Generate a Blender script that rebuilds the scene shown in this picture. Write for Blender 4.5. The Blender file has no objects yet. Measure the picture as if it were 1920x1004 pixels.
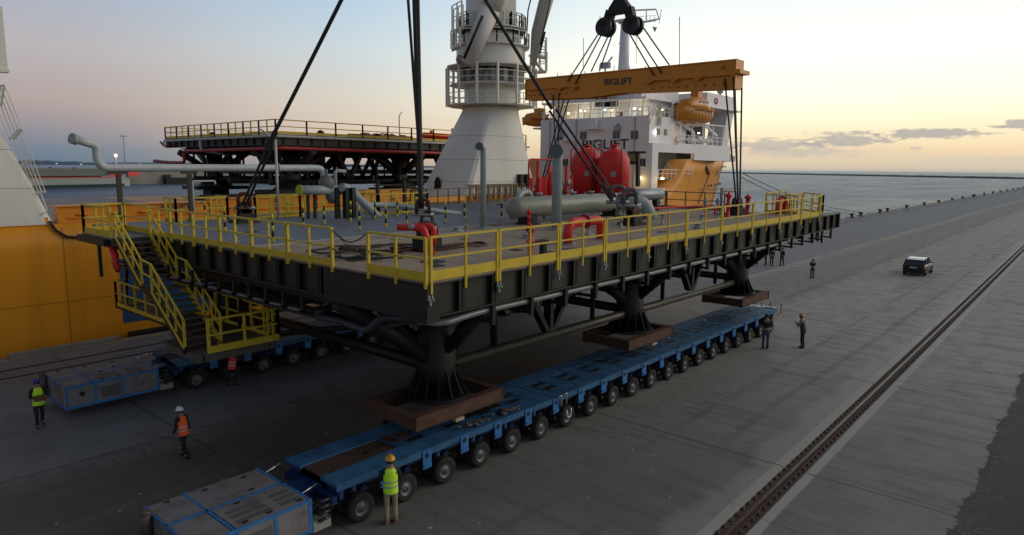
import bpy, bmesh, math, random
from mathutils import Vector, Matrix
from math import sin, cos, pi, radians, sqrt, hypot, atan2
random.seed(7)
S = bpy.context.scene
C = S.collection
# ------------------------------------------------------------ camera
CAMH = 9.3
TH, PITCH, ROLL, FPX = radians(41.09247), radians(8.35), radians(0.54), 1280.0
_f = Vector((cos(TH)*cos(PITCH), sin(TH)*cos(PITCH), -sin(PITCH)))
_r = Vector((sin(TH), -cos(TH), 0)); _u = _r.cross(_f)
_r, _u = (cos(ROLL)*_r+sin(ROLL)*_u), (-sin(ROLL)*_r+cos(ROLL)*_u)
cd = bpy.data.cameras.new('camera'); cam = bpy.data.objects.new('camera', cd); C.objects.link(cam)
cd.lens = 24.0; cd.sensor_width = 36.0; cd.clip_start = .1; cd.clip_end = 30000
cam.matrix_world = Matrix(((_r.x, _u.x, -_f.x, 0), (_r.y, _u.y, -_f.y, 0), (_r.z, _u.z, -_f.z, CAMH), (0, 0, 0, 1)))
S.camera = cam
S.view_settings.view_transform = 'Standard'; S.view_settings.look = 'None'
S.view_settings.exposure = 0.0; S.view_settings.gamma = 1.0
# survey helpers: where the sight line through a photo pixel meets a plane of the site
def ray(x, y): return _f + _r*((x-960)/FPX) - _u*((y-502)/FPX)
def at(x, y, z=0.):
    d = ray(x, y); t = (z-CAMH)/d.z; return Vector((d.x*t, d.y*t, z))
def ony(x, y, Y):
    d = ray(x, y); t = Y/d.y; return Vector((d.x*t, Y, CAMH+d.z*t))
def onx(x, y, X):
    d = ray(x, y); t = X/d.x; return Vector((X, d.y*t, CAMH+d.z*t))
def far(x, y, X0, Y0):
    d = ray(x, y); t = hypot(X0, Y0)/hypot(d.x, d.y); return Vector((d.x*t, d.y*t, CAMH+d.z*t))
# ------------------------------------------------------------ world
def lin(c):
    return tuple((v/255/12.92 if v/255 <= .04045 else ((v/255+.055)/1.055)**2.4) for v in c)
W = bpy.data.worlds.new('World'); S.world = W; W.use_nodes = True
nt = W.node_tree; N = nt.nodes; L = nt.links; N.clear()
def nd(t, **k):
    n = N.new(t)
    for a, b in k.items(): setattr(n, a, b)
    return n
def mth(op, a, b=None, c=None, clamp=False):
    n = N.new('ShaderNodeMath'); n.operation = op; n.use_clamp = clamp
    for i, v in enumerate((a, b, c)):
        if v is None: continue
        if isinstance(v, (int, float)): n.inputs[i].default_value = v
        else: L.new(v, n.inputs[i])
    return n.outputs[0]
def ramp(fac, stops, nodes=None, links=None, interp='LINEAR'):
    n = (nodes or N).new('ShaderNodeValToRGB'); cr = n.color_ramp; cr.interpolation = interp
    while len(cr.elements) < len(stops): cr.elements.new(.5)
    for e, (p, c) in zip(cr.elements, stops):
        e.position = p; e.color = (c[0], c[1], c[2], 1)
    (links or L).new(fac, n.inputs[0]); return n.outputs[0]
def mixc(f, a, b):
    n = N.new('ShaderNodeMix'); n.data_type = 'RGBA'
    L.new(f, n.inputs[0]) if not isinstance(f, (int, float)) else setattr(n.inputs[0], 'default_value', f)
    for i, v in ((6, a), (7, b)):
        if isinstance(v, tuple): n.inputs[i].default_value = (*v, 1)
        else: L.new(v, n.inputs[i])
    return n.outputs[2]
AZS = radians(-16); sd = Vector((cos(AZS), sin(AZS), 0))
tc = nd('ShaderNodeTexCoord'); sep = nd('ShaderNodeSeparateXYZ'); L.new(tc.outputs['Generated'], sep.inputs[0])
dx, dy, dz = sep.outputs
hl = mth('SQRT', mth('ADD', mth('MULTIPLY', dx, dx), mth('MULTIPLY', dy, dy)))
hl = mth('MAXIMUM', hl, .001)
ca = mth('DIVIDE', mth('ADD', mth('MULTIPLY', dx, sd.x), mth('MULTIPLY', dy, sd.y)), hl)
sa = mth('DIVIDE', mth('ADD', mth('MULTIPLY', dx, sd.y), mth('MULTIPLY', dy, -sd.x)), hl)   # + = right of the sunset
p = mth('SQRT', mth('MAXIMUM', dz, 0.))
ZEN = (.095, .095, .115)
Lr = ramp(p, [(0, lin((98, 118, 138))), (.13, lin((116, 131, 147))), (.2, lin((150, 145, 153))), (.27, lin((178, 163, 160))), (.37, lin((186, 180, 182))), (.49, lin((162, 180, 203))), (.62, lin((128, 146, 170))), (1, ZEN)])
Cr = ramp(p, [(0, lin((165, 155, 148))), (.13, lin((203, 181, 163))), (.2, lin((222, 201, 178))), (.3, lin((222, 213, 198))), (.4, lin((206, 219, 224))), (.49, lin((180, 208, 228))), (.62, lin((140, 165, 190))), (1, ZEN)])
Rr = ramp(p, [(0, lin((188, 180, 166))), (.09, lin((220, 203, 178))), (.16, lin((246, 219, 178))), (.22, (1.02, .88, .58)), (.3, (1.18, 1.12, .84)), (.38, (1.16, 1.15, 1.0)), (.49, lin((238, 248, 250))), (.62, lin((170, 190, 208))), (1, ZEN)])
f1 = mth('SMOOTHSTEP', .36, .70, ca) if False else None
def sstep(v, a, b):
    n = N.new('ShaderNodeMapRange'); n.interpolation_type = 'SMOOTHSTEP'
    L.new(v, n.inputs[0]); n.inputs[1].default_value = a; n.inputs[2].default_value = b
    return n.outputs[0]
sky = mixc(sstep(ca, -.05, .42), Lr, Cr)
sky = mixc(sstep(ca, .30, .78), sky, Rr)
back = sstep(ca, -.8, -.1)
sky = mixc(mth('MULTIPLY', mth('SUBTRACT', 1., back), .25), sky, (.02, .03, .05))
# low clouds towards the sunset, placed by bearing and elevation
def cpos(x, y):
    d = ray(x, y).normalized(); h = Vector((d.x, d.y, 0)).normalized(); return h.x*sd.y-h.y*sd.x, d.z
cb = nd('ShaderNodeCombineXYZ'); L.new(mth('MULTIPLY', sa, 22), cb.inputs[0]); L.new(mth('MULTIPLY', dz, 75), cb.inputs[1])
nz = nd('ShaderNodeTexNoise'); nz.inputs['Scale'].default_value = 2.6; nz.inputs['Detail'].default_value = 8; nz.inputs['Roughness'].default_value = .6; L.new(cb.outputs[0], nz.inputs['Vector'])
def cloud(sky, x, y, wx, wy, col, amt, k=1.5, soft=.5):
    cx, cz = cpos(x, y); ax = abs(cpos(x+wx, y)[0]-cx); az_ = abs(cpos(x, y-wy)[1]-cz)
    u = mth('DIVIDE', mth('SUBTRACT', sa, cx), ax); v = mth('DIVIDE', mth('SUBTRACT', dz, cz), az_)
    v = mth('MULTIPLY', v, mth('ADD', 1., mth('MULTIPLY', mth('LESS_THAN', v, 0.), .5)))
    d = mth('SUBTRACT', 1., mth('SQRT', mth('ADD', mth('MULTIPLY', u, u), mth('MULTIPLY', v, v))))
    d = mth('ADD', d, mth('MULTIPLY', mth('SUBTRACT', nz.outputs[0], .5), k))
    m = mth('MULTIPLY', mth('MULTIPLY', sstep(d, 0., soft), amt), sstep(ca, 0, .2))
    return mixc(m, sky, col)
G1 = lin((194, 186, 176)); G2 = lin((208, 198, 184)); G3 = lin((178, 173, 170))
for a in ((1500, 290, 420, 26, G2, .45, .9, 1.0), (1880, 305, 330, 20, G2, .5, .9, .9), (2200, 300, 400, 30, G2, .5, .9, .9), (1440, 274, 110, 17, G1, .8, 2.4, .5), (1480, 284, 160, 18, G1, .6, 2.2, .7), (1590, 264, 100, 19, G3, .8, 2.6, .5), (1750, 252, 135, 14, G3, .85, 2.4, .45), (1925, 236, 75, 13, G3, .85, 2.4, .45), (2150, 230, 160, 18, G3, .8, 2.4, .4), (2500, 240, 260, 24, G1, .7, 2.4, .5), (1715, 279, 16, 4, G1, .6, 1.5, .4)): sky = cloud(sky, *a)
bg = nd('ShaderNodeBackground'); L.new(sky, bg.inputs[0]); bg.inputs[1].default_value = 1.0
out = nd('ShaderNodeOutputWorld'); L.new(bg.outputs[0], out.inputs[0])
sl = bpy.data.lights.new('sun', 'SUN'); so = bpy.data.objects.new('sun', sl); C.objects.link(so)
sl.energy = .85; sl.angle = radians(40); sl.color = (1, .84, .66); sl.specular_factor = .1  # added soft fill standing in for the afterglow; no direct sun
sv = Vector((cos(radians(-40)), sin(radians(-40)), .50)); so.rotation_euler = sv.to_track_quat('Z', 'Y').to_euler()
# ------------------------------------------------------------ materials
MATS = {}
def mat(name, rgb, rough=.6, metal=0., var=.25, scale=3., spec=.5, rust=0., bump=0., emit=None, es=1., streak=False, rustcol=(.09, .035, .015)):
    if name in MATS: return MATS[name]
    m = bpy.data.materials.new(name); m.use_nodes = True; t = m.node_tree; b = t.nodes['Principled BSDF']
    b.inputs['Roughness'].default_value = rough; b.inputs['Metallic'].default_value = metal; b.inputs['Specular IOR Level'].default_value = spec
    if emit:
        b.inputs['Emission Color'].default_value = (*emit, 1); b.inputs['Emission Strength'].default_value = es
    tcn = t.nodes.new('ShaderNodeTexCoord'); nz = t.nodes.new('ShaderNodeTexNoise')
    nz.inputs['Scale'].default_value = scale; nz.inputs['Detail'].default_value = 6; nz.inputs['Roughness'].default_value = .65
    if streak:
        mp = t.nodes.new('ShaderNodeMapping'); mp.inputs['Scale'].default_value = (1, 1, .12)
        t.links.new(tcn.outputs['Object'], mp.inputs[0]); t.links.new(mp.outputs[0], nz.inputs['Vector'])
    else: t.links.new(tcn.outputs['Object'], nz.inputs['Vector'])
    col = ramp(nz.outputs[0], [(.3, tuple(v*(1-var) for v in rgb)), (.5, rgb), (.75, tuple(min(1, v*(1+var*.5)) for v in rgb))], t.nodes, t.links)
    if rust:
        n2 = t.nodes.new('ShaderNodeTexNoise'); n2.inputs['Scale'].default_value = scale*2.3; n2.inputs['Detail'].default_value = 8; n2.inputs['Roughness'].default_value = .7
        t.links.new(tcn.outputs['Object'], n2.inputs['Vector'])
        mr = t.nodes.new('ShaderNodeMapRange'); t.links.new(n2.outputs[0], mr.inputs[0]); mr.inputs[1].default_value = .72-rust*.3; mr.inputs[2].default_value = .80-rust*.3
        mx = t.nodes.new('ShaderNodeMix'); mx.data_type = 'RGBA'; t.links.new(mr.outputs[0], mx.inputs[0]); t.links.new(col, mx.inputs[6]); mx.inputs[7].default_value = (*rustcol, 1)
        col = mx.outputs[2]
    t.links.new(col, b.inputs['Base Color'])
    if bump:
        bp = t.nodes.new('ShaderNodeBump'); bp.inputs['Strength'].default_value = bump; bp.inputs['Distance'].default_value = .02
        t.links.new(nz.outputs[0], bp.inputs['Height']); t.links.new(bp.outputs[0], b.inputs['Normal'])
    MATS[name] = m; return m
YEL = mat('yellow_rail_paint', (.66, .47, .03), .5, var=.2, rust=.2, rustcol=(.22, .12, .03))
BLK = mat('black_steel_paint', (.010, .010, .008), .55, var=.35, scale=2, rust=.12)
BLK2 = mat('dark_steel', (.005, .005, .005), .6, var=.3)
WEB = mat('olive_black_web', (.020, .020, .013), .5, var=.35, scale=1.5, streak=True, rust=.1)
DECKT = mat('tan_deck_plate', (.33, .255, .18), .75, var=.3, scale=.7, spec=.25, rust=.3, rustcol=(.17, .105, .07))
DECKG = mat('grey_deck_paint', (.12, .13, .15), .6, var=.25, scale=.9, rust=.15, rustcol=(.16, .16, .15))
WHP = mat('white_pipe_paint', (.50, .53, .52), .4, var=.15, rust=.1)
GRP = mat('grey_pipe_paint', (.33, .38, .37), .45, var=.18, rust=.12)
GALV = mat('dull_galvanised', (.30, .33, .34), .4, .3, var=.2)
RED = mat('red_fire_paint', (.74, .026, .016), .5, var=.35, scale=1.8, rust=.12, rustcol=(.22, .015, .01))
RED2 = mat('dark_red_pipe', (.33, .018, .025), .4, var=.2)
RUST = mat('brown_steel', (.095, .042, .026), .75, var=.5, rust=.4, rustcol=(.04, .022, .015))
RUSTD = mat('dark_rust_plate', (.06, .032, .02), .8, var=.6, scale=2)
BLUE = mat('blue_transporter_paint', (.030, .115, .235), .6, var=.5, scale=1.6, spec=.35, rust=.45, rustcol=(.065, .10, .14))
BLUEB = mat('bright_blue_paint', (.030, .165, .42), .5, var=.35, rust=.3, scale=5, rustcol=(.04, .07, .12))
BLUED = mat('deep_blue_paint', (.008, .03, .12), .5, var=.3)
HOOD = mat('pale_grey_hood', (.185, .175, .175), .6, var=.4, scale=2.2, rust=.3, rustcol=(.11, .085, .07))
TYRE = mat('tyre_rubber', (.018, .017, .016), .85, var=.6, scale=6)
RIM = mat('grey_wheel_rim', (.17, .165, .16), .5, .3, var=.5, scale=7)
ORNG = mat('orange_hull_paint', (.76, .29, .004), .5, var=.2, scale=.6, rust=.16, streak=True, rustcol=(.42, .13, .008), bump=.4)
ORNG2 = mat('orange_beam_paint', (.70, .25, .006), .4, var=.16, rust=.1)
SHW = mat('ship_white_paint', (.84, .81, .80), .45, var=.08, scale=.4, rust=.04, streak=True, rustcol=(.35, .25, .18))
CRW = mat('crane_cream_paint', (.76, .73, .64), .45, var=.1, scale=.4, rust=.06, streak=True, rustcol=(.4, .3, .2))
SHG = mat('ship_grey_paint', (.36, .37, .40), .5, var=.12)
SHDK = mat('ship_deck_plate', (.26, .20, .17), .6, var=.3, scale=.4, rust=.2)
SHB = mat('navy_blue_paint', (.015, .075, .19), .45, var=.15)
GLASS = mat('dark_window_glass', (.05, .055, .065), .08, var=.1, spec=.8)
WIRE = mat('black_wire_rope', (.020, .017, .015), .55, var=.4, scale=9)
BROWN = mat('brown_fence_steel', (.17, .10, .05), .6, var=.3)
CONC = mat('wall_concrete', (.28, .25, .21), .85, var=.35, scale=.1)
TIRE_GREY = mat('bollard_iron', (.02, .02, .022), .5, var=.3)
WARM = mat('warm_lamp_glow', (.9, .8, .5), .5, emit=(1, .78, .32), es=5)
COOL = mat('white_lamp_glow', (.9, .95, 1), .5, emit=(.85, .97, 1), es=5)
LEAF = mat('hedge_leaves', (.02, .035, .018), .8, var=.4)
LETT = mat('charcoal_lettering', (.03, .035, .045), .5, var=.1)
# ------------------------------------------------------------ mesh builder
ORG = {}
TILT = .0082
class MB:
    def __init__(s, tilt=False): s.v = []; s.f = []; s.sm = []; s.st = []; s.tilt = tilt
    def add(s, vs, fs, smooth=False):
        o = len(s.v); s.st.append(o); s.v += [Vector(v) for v in vs]; s.f += [tuple(i+o for i in f) for f in fs]; s.sm += [smooth]*len(fs); return s
    def box(s, x0, x1, y0, y1, z0, z1):
        return s.add([(x0, y0, z0), (x1, y0, z0), (x1, y1, z0), (x0, y1, z0), (x0, y0, z1), (x1, y0, z1), (x1, y1, z1), (x0, y1, z1)],
                     [(0, 3, 2, 1), (4, 5, 6, 7), (0, 1, 5, 4), (1, 2, 6, 5), (2, 3, 7, 6), (3, 0, 4, 7)])
    def bar(s, a, b, w, h=None, up=(0, 0, 1)):
        a = Vector(a); b = Vector(b); h = h or w; d = (b-a).normalized(); u = Vector(up)
        if abs(d.dot(u)) > .95: u = Vector((1, 0, 0)) if abs(d.x) < .9 else Vector((0, 1, 0))
        r = d.cross(u).normalized(); u = r.cross(d)
        c = [(-1, -1), (1, -1), (1, 1), (-1, 1)]
        vs = [p+r*(i*w/2)+u*(j*h/2) for p in (a, b) for i, j in c]
        return s.add(vs, [(0, 1, 2, 3), (7, 6, 5, 4), (0, 4, 5, 1), (1, 5, 6, 2), (2, 6, 7, 3), (3, 7, 4, 0)])
    def tube(s, pts, r, n=8, cap=True):
        pts = [Vector(p) for p in pts]; rr = r if isinstance(r, (list, tuple)) else [r]*len(pts)
        vs = []; fs = []; u = None
        for i, p in enumerate(pts):
            d = (pts[min(i+1, len(pts)-1)]-pts[max(i-1, 0)]).normalized()
            if u is None:
                u = Vector((0, 0, 1)) if abs(d.z) < .9 else Vector((1, 0, 0))
            u = (u-d*u.dot(d)).normalized(); w = d.cross(u)
            for k in range(n):
                t = 2*pi*k/n; vs.append(p+(u*cos(t)+w*sin(t))*rr[i])
        for i in range(len(pts)-1):
            for k in range(n):
                k2 = (k+1) % n; fs.append((i*n+k, i*n+k2, (i+1)*n+k2, (i+1)*n+k))
        s.add(vs, fs, True)
        if cap:
            o = len(s.v)-len(vs)
            s.f += [tuple(o+k for k in reversed(range(n))), tuple(o+(len(pts)-1)*n+k for k in range(n))]; s.sm += [False, False]
        return s
    def pipe(s, pts, r, R=None, n=10, cap=True):
        pts = [Vector(p) for p in pts]; R = R or r*2.2; o = [pts[0]]
        for i in range(1, len(pts)-1):
            a, b, c = pts[i-1], pts[i], pts[i+1]; d1 = (a-b); d2 = (c-b)
            k = min(R, d1.length*.48, d2.length*.48); p1 = b+d1.normalized()*k; p2 = b+d2.normalized()*k
            for j in range(6):
                t = j/5; o.append(p1*(1-t)**2+b*2*t*(1-t)+p2*t*t)
        o.append(pts[-1]); return s.tube(o, r, n, cap)
    def lathe(s, c, prof, n=20, axis='Z', smooth=True, cap=True):
        c = Vector(c); vs = []; fs = []
        for r, z in prof:
            for k in range(n):
                t = 2*pi*k/n; a, b = r*cos(t), r*sin(t)
                vs.append(c+(Vector((a, b, z)) if axis == 'Z' else Vector((a, z, b)) if axis == 'Y' else Vector((z, a, b))))
        for i in range(len(prof)-1):
            for k in range(n):
                k2 = (k+1) % n; q = (i*n+k, i*n+k2, (i+1)*n+k2, (i+1)*n+k); fs.append(q if axis != 'Y' else q[::-1])
        s.add(vs, fs, smooth)
        if cap:
            o = len(s.v)-len(vs)
            for base in (0, (len(prof)-1)*n): s.f.append(tuple(o+base+k for k in range(n))); s.sm.append(False)
        return s
    def ell(s, c, r, n=10, m=7):
        c = Vector(c); vs = []; fs = []
        for i in range(m+1):
            ph = pi*i/m
            for k in range(n):
                t = 2*pi*k/n; vs.append(c+Vector((r[0]*sin(ph)*cos(t), r[1]*sin(ph)*sin(t), r[2]*cos(ph))))
        for i in range(m):
            for k in range(n):
                k2 = (k+1) % n; fs.append((i*n+k, (i+1)*n+k, (i+1)*n+k2, i*n+k2))
        return s.add(vs, fs, True)
    def loft(s, secs, smooth=True, cap=True):
        n = len(secs[0]); vs = [v for q in secs for v in q]; fs = []
        for i in range(len(secs)-1):
            for k in range(n):
                k2 = (k+1) % n; fs.append((i*n+k, i*n+k2, (i+1)*n+k2, (i+1)*n+k))
        s.add(vs, fs, smooth)
        if cap:
            o = len(s.v)-len(vs); s.f += [tuple(o+k for k in range(n)), tuple(o+(len(secs)-1)*n+k for k in range(n))]; s.sm += [False]*2
        return s
    def prism(s, poly, d):
        n = len(poly); a = [Vector(p) for p in poly]; d = Vector(d); vs = a+[p+d for p in a]
        return s.add(vs, [tuple(range(n)), tuple(reversed(range(n, 2*n)))]+[(i, i+n, (i+1) % n+n, (i+1) % n) for i in range(n)])
    def rot(s, ang, c=(0, 0, 0)):
        M = Matrix.Rotation(ang, 3, 'Z'); c = Vector(c); s.v = [M@(v-c)+c for v in s.v]; return s
    def each(s, name, m, parent=None, **k):
        res = []; b = s.st+[len(s.v)]
        for i in range(len(s.st)):
            lo, hi = b[i], b[i+1]; q = MB(s.tilt); q.v = s.v[lo:hi]; q.st = [0]
            for f, sm in zip(s.f, s.sm):
                if lo <= f[0] < hi: q.f.append(tuple(x-lo for x in f)); q.sm.append(sm)
            res.append(q.build(name, m, parent, **k))
        return res
    def build(s, name, m, parent=None, kind=None, **tagkw):
        me = bpy.data.meshes.new(name); o = Vector((0, 0, 0)); 
        if parent is not None: o = ORG[parent.name]
        vs = [(v+Vector((0, 0, TILT*(v.x-10.3))) if s.tilt else v) for v in s.v]
        if parent is None and vs:
            xs = [v.x for v in vs]; ys = [v.y for v in vs]; o = Vector(((min(xs)+max(xs))/2, (min(ys)+max(ys))/2, min(v.z for v in vs)))
        me.from_pydata([tuple(v-o) for v in vs], [], s.f)
        me.polygons.foreach_set('use_smooth', s.sm); me.update()
        bm = bmesh.new(); bm.from_mesh(me); bmesh.ops.recalc_face_normals(bm, faces=bm.faces); bm.to_mesh(me); bm.free()
        me.materials.append(m); ob = bpy.data.objects.new(name, me); C.objects.link(ob)
        if parent is not None: ob.parent = parent
        else: ob.location = o
        ORG[ob.name] = o
        if kind: ob['kind'] = kind
        tag(ob, **tagkw); return ob
def tag(o, label=None, cat=None, group=None, kind=None):
    if label: o['label'] = label
    if cat: o['category'] = cat
    if group: o['group'] = group
    if kind: o['kind'] = kind
def thing(name, label, cat, loc=(0, 0, 0), group=None, org=None):
    o = bpy.data.objects.new(name, None); C.objects.link(o); o.location = loc; o.empty_display_size = .3
    ORG[o.name] = Vector(loc) if org is None else Vector(org); tag(o, label, cat, group); return o
def dup(o, parent=None, loc=None, rotz=None, label=None):
    c = o.copy(); C.objects.link(c); c.parent = parent
    if loc is not None: c.location = loc
    if rotz is not None: c.rotation_euler.z = rotz
    if label: c['label'] = label
    ORG[c.name] = ORG.get(o.name, Vector((0, 0, 0)))
    for ch in list(o.children): dup(ch, c)
    return c
def text(name, body, size, loc, xdir, updir, m, parent, depth=.02, sx=1.):
    cu = bpy.data.curves.new('lettering', 'FONT'); cu.body = body; cu.size = size; cu.extrude = depth; cu.align_x = 'CENTER'; cu.align_y = 'CENTER'; cu.offset = size*.012
    t = bpy.data.objects.new('lettering_tmp', cu); C.objects.link(t); bpy.context.view_layer.update()
    me = bpy.data.meshes.new_from_object(t.evaluated_get(bpy.context.evaluated_depsgraph_get())); bpy.data.objects.remove(t)
    X = Vector(xdir).normalized(); U = Vector(updir).normalized(); Z = X.cross(U); M = Matrix((X*sx, U, Z)).transposed().to_4x4(); M.translation = Vector(loc)-(ORG[parent.name] if parent else Vector())
    me.transform(M); me.materials.clear(); me.materials.append(m)
    o = bpy.data.objects.new(name, me); C.objects.link(o); o.parent = parent; ORG[o.name] = ORG[parent.name] if parent else Vector(); return o
def rail(mb, a, b, n, h=1.05, toe=.12, t=.03, below=.0, mids=(.53,)):
    a = Vector(a); b = Vector(b)
    for i in range(n+1):
        q = a.lerp(b, i/n); mb.bar(q-Vector((0, 0, below)), q+Vector((0, 0, h)), t*1.7 if i in (0, n) else t*1.4)
    mb.bar(a+Vector((0, 0, h)), b+Vector((0, 0, h)), t*1.3)
    for k in mids: mb.bar(a+Vector((0, 0, h*k)), b+Vector((0, 0, h*k)), t*1.1)
    if toe: mb.bar(a+Vector((0, 0, toe/2+.01)), b+Vector((0, 0, toe/2+.01)), .014, toe)
    return mb
# ------------------------------------------------------------ ground
def newmat(name):
    global N, L
    m = bpy.data.materials.new(name); m.use_nodes = True; N = m.node_tree.nodes; L = m.node_tree.links
    g = N.new('ShaderNodeNewGeometry'); s = N.new('ShaderNodeSeparateXYZ'); L.new(g.outputs['Position'], s.inputs[0])
    return m, N['Principled BSDF'], g.outputs['Position'], s.outputs
def noise(vec, scale, det=5, rough=.6, sc=(1, 1, 1), rz=0.):
    mp = N.new('ShaderNodeMapping'); mp.inputs['Scale'].default_value = sc; mp.inputs['Rotation'].default_value = (0, 0, rz)
    if rz:
        m0 = N.new('ShaderNodeMapping'); m0.inputs['Rotation'].default_value = (0, 0, rz); L.new(vec, m0.inputs[0]); vec = m0.outputs[0]; mp.inputs['Rotation'].default_value = (0, 0, 0)
    L.new(vec, mp.inputs[0]); n = N.new('ShaderNodeTexNoise'); n.inputs['Scale'].default_value = scale
    n.inputs['Detail'].default_value = det; n.inputs['Roughness'].default_value = rough; L.new(mp.outputs[0], n.inputs['Vector']); return n.outputs[0]
def line_at(v, c, w):   # 1 inside a line |v-c|<w
    return mth('LESS_THAN', mth('ABSOLUTE', mth('SUBTRACT', v, c)), w)
def near(v, c, w0, w1):
    return mth('SUBTRACT', 1., sstep(mth('ABSOLUTE', mth('SUBTRACT', v, c)), w0, w1))
GS = .011
def groove(x): return 6.55+GS*(x-16)
def concrete(name):
    m, b, pos, (px, py, pz) = newmat(name)
    big = noise(pos, .09, 6, .6); mid = noise(pos, .8, 6, .65); strk = noise(pos, 1.0, 4, .6, (2.6, .16, 1))
    swp = noise(pos, .5, 5, .6, (.12, 1.6, 1)); fine = noise(pos, 14, 3, .7)
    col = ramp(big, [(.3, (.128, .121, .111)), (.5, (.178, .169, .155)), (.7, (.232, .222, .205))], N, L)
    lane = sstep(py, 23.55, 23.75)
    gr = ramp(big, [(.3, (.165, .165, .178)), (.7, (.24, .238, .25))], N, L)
    col = mixc(mth('MULTIPLY', sstep(mth('ADD', px, mth('MULTIPLY', mid, 14.)), 16, 52), .72), col, (.40, .375, .335))  # paler tan concrete farther out, with the grazing sky sheen put into its colour
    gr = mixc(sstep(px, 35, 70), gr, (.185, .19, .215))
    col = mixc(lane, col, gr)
    brown = mth('MULTIPLY', mth('MULTIPLY', near(mth('ADD', py, mth('MULTIPLY', swp, 2.)), 19.6, 3.2, 5.), mth('SUBTRACT', 1., sstep(px, 22, 48))), .6)
    col = mixc(mth('MULTIPLY', brown, mth('SUBTRACT', 1., lane)), col, (.10, .083, .067))
    col = mixc(mth('MULTIPLY', sstep(mid, .42, .70), .32), col, (.10, .098, .09))
    col = mixc(mth('MULTIPLY', sstep(swp, .52, .72), .35), col, (.25, .235, .21))
    col = mixc(mth('MULTIPLY', mth('MULTIPLY', sstep(strk, .5, .62), mth('SUBTRACT', 1., lane)), .38), col, (.10, .094, .082))
    col = mixc(mth('MULTIPLY', sstep(fine, .35, .7), .2), col, (.10, .10, .09))
    # dark tyre lane where the transporters run
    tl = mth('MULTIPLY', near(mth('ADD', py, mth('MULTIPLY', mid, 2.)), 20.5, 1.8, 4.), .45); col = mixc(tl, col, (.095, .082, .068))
    # mortar strips beside the rail groove
    gy = mth('SUBTRACT', py, mth('MULTIPLY', mth('SUBTRACT', px, 16), GS))
    wob = mth('MULTIPLY', mth('SUBTRACT', noise(pos, .35, 5, .6), .5), 2.2)
    a = mth('MULTIPLY', near(mth('ADD', gy, mth('MULTIPLY', wob, .05)), 6.55, .60, .66), .9)
    a2 = mth('MULTIPLY', near(mth('ADD', gy, wob), 7.2, .35, .85), .40)
    col = mixc(mth('MAXIMUM', a, a2), col, (.38, .37, .34))
    # construction joints
    jw = mth('MULTIPLY', mth('SUBTRACT', mid, .5), .12); ypj = mth('ADD', py, jw); xpj = mth('ADD', px, jw)
    j = mth('MAXIMUM', line_at(ypj, 23.65, .05), mth('MAXIMUM', line_at(ypj, 31.2, .03), line_at(ypj, 15.6, .03)))
    xm = mth('MODULO', mth('ADD', xpj, 605.6), 11.5); jx = mth('MULTIPLY', line_at(xm, 5.75, .05), 1.)
    j = mth('MULTIPLY', mth('MAXIMUM', j, jx), .6); col = mixc(j, col, (.055, .05, .045))
    # a band of darker resurfacing across the far apron
    jb = near(mth('ADD', py, wob), 17.2, .15, .5); col = mixc(mth('MULTIPLY', jb, .25), col, (.09, .08, .07))
    # oil drips, tyre rubber and hairline cracks
    st = noise(pos, 1.9, 3, .5); col = mixc(mth('MULTIPLY', sstep(st, .70, .76), .5), col, (.05, .045, .04))
    ty_ = mth('MULTIPLY', mth('MULTIPLY', near(mth('ADD', py, mth('MULTIPLY', swp, .9)), 9.6, .10, .22), sstep(big, .4, .55)), .35); col = mixc(ty_, col, (.07, .065, .06))
    ty_ = mth('MULTIPLY', mth('MULTIPLY', near(mth('ADD', py, mth('MULTIPLY', swp, .9)), 11.5, .10, .22), sstep(big, .42, .56)), .35); col = mixc(ty_, col, (.07, .065, .06))
    v2 = N.new('ShaderNodeTexVoronoi'); v2.feature = 'DISTANCE_TO_EDGE'; v2.inputs['Scale'].default_value = .13
    wv = N.new('ShaderNodeVectorMath'); wv.operation = 'ADD'; L.new(pos, wv.inputs[0]); cx_ = N.new('ShaderNodeCombineXYZ'); L.new(mth('MULTIPLY', mid, 1.6), cx_.inputs[0]); L.new(mth('MULTIPLY', st, 1.6), cx_.inputs[1]); L.new(cx_.outputs[0], wv.inputs[1]); L.new(wv.outputs[0], v2.inputs['Vector'])
    col = mixc(mth('MULTIPLY', mth('LESS_THAN', v2.outputs['Distance'], .0035), .4), col, (.06, .055, .05))
    # cement crumbs
    vo = N.new('ShaderNodeTexVoronoi'); vo.inputs['Scale'].default_value = 1.6; L.new(pos, vo.inputs['Vector'])
    rnd = N.new('ShaderNodeSeparateColor'); L.new(vo.outputs['Color'], rnd.inputs[0])
    spk = mth('MULTIPLY', mth('LESS_THAN', vo.outputs['Distance'], mth('MULTIPLY', rnd.outputs[1], .075)), mth('GREATER_THAN', rnd.outputs[0], .45))
    col = mixc(mth('MULTIPLY', spk, .8), col, (.55, .54, .50))
    L.new(col, b.inputs['Base Color']); b.inputs['Specular IOR Level'].default_value = .5
    L.new(ramp(mid, [(.3, (.62,)*3), (.7, (.85,)*3)], N, L), b.inputs['Roughness'])
    bp = N.new('ShaderNodeBump'); bp.inputs['Strength'].default_value = .35; bp.inputs['Distance'].default_value = .03
    L.new(mth('ADD', mth('MULTIPLY', strk, .6), mth('ADD', mth('MULTIPLY', fine, .4), mid)), bp.inputs['Height']); L.new(bp.outputs[0], b.inputs['Normal']); return m
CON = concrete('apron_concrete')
XE = 1600.
g = MB(); xs = [-70, -20, 0, 20, 40, 60, 100, 200, 400, XE]
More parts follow.
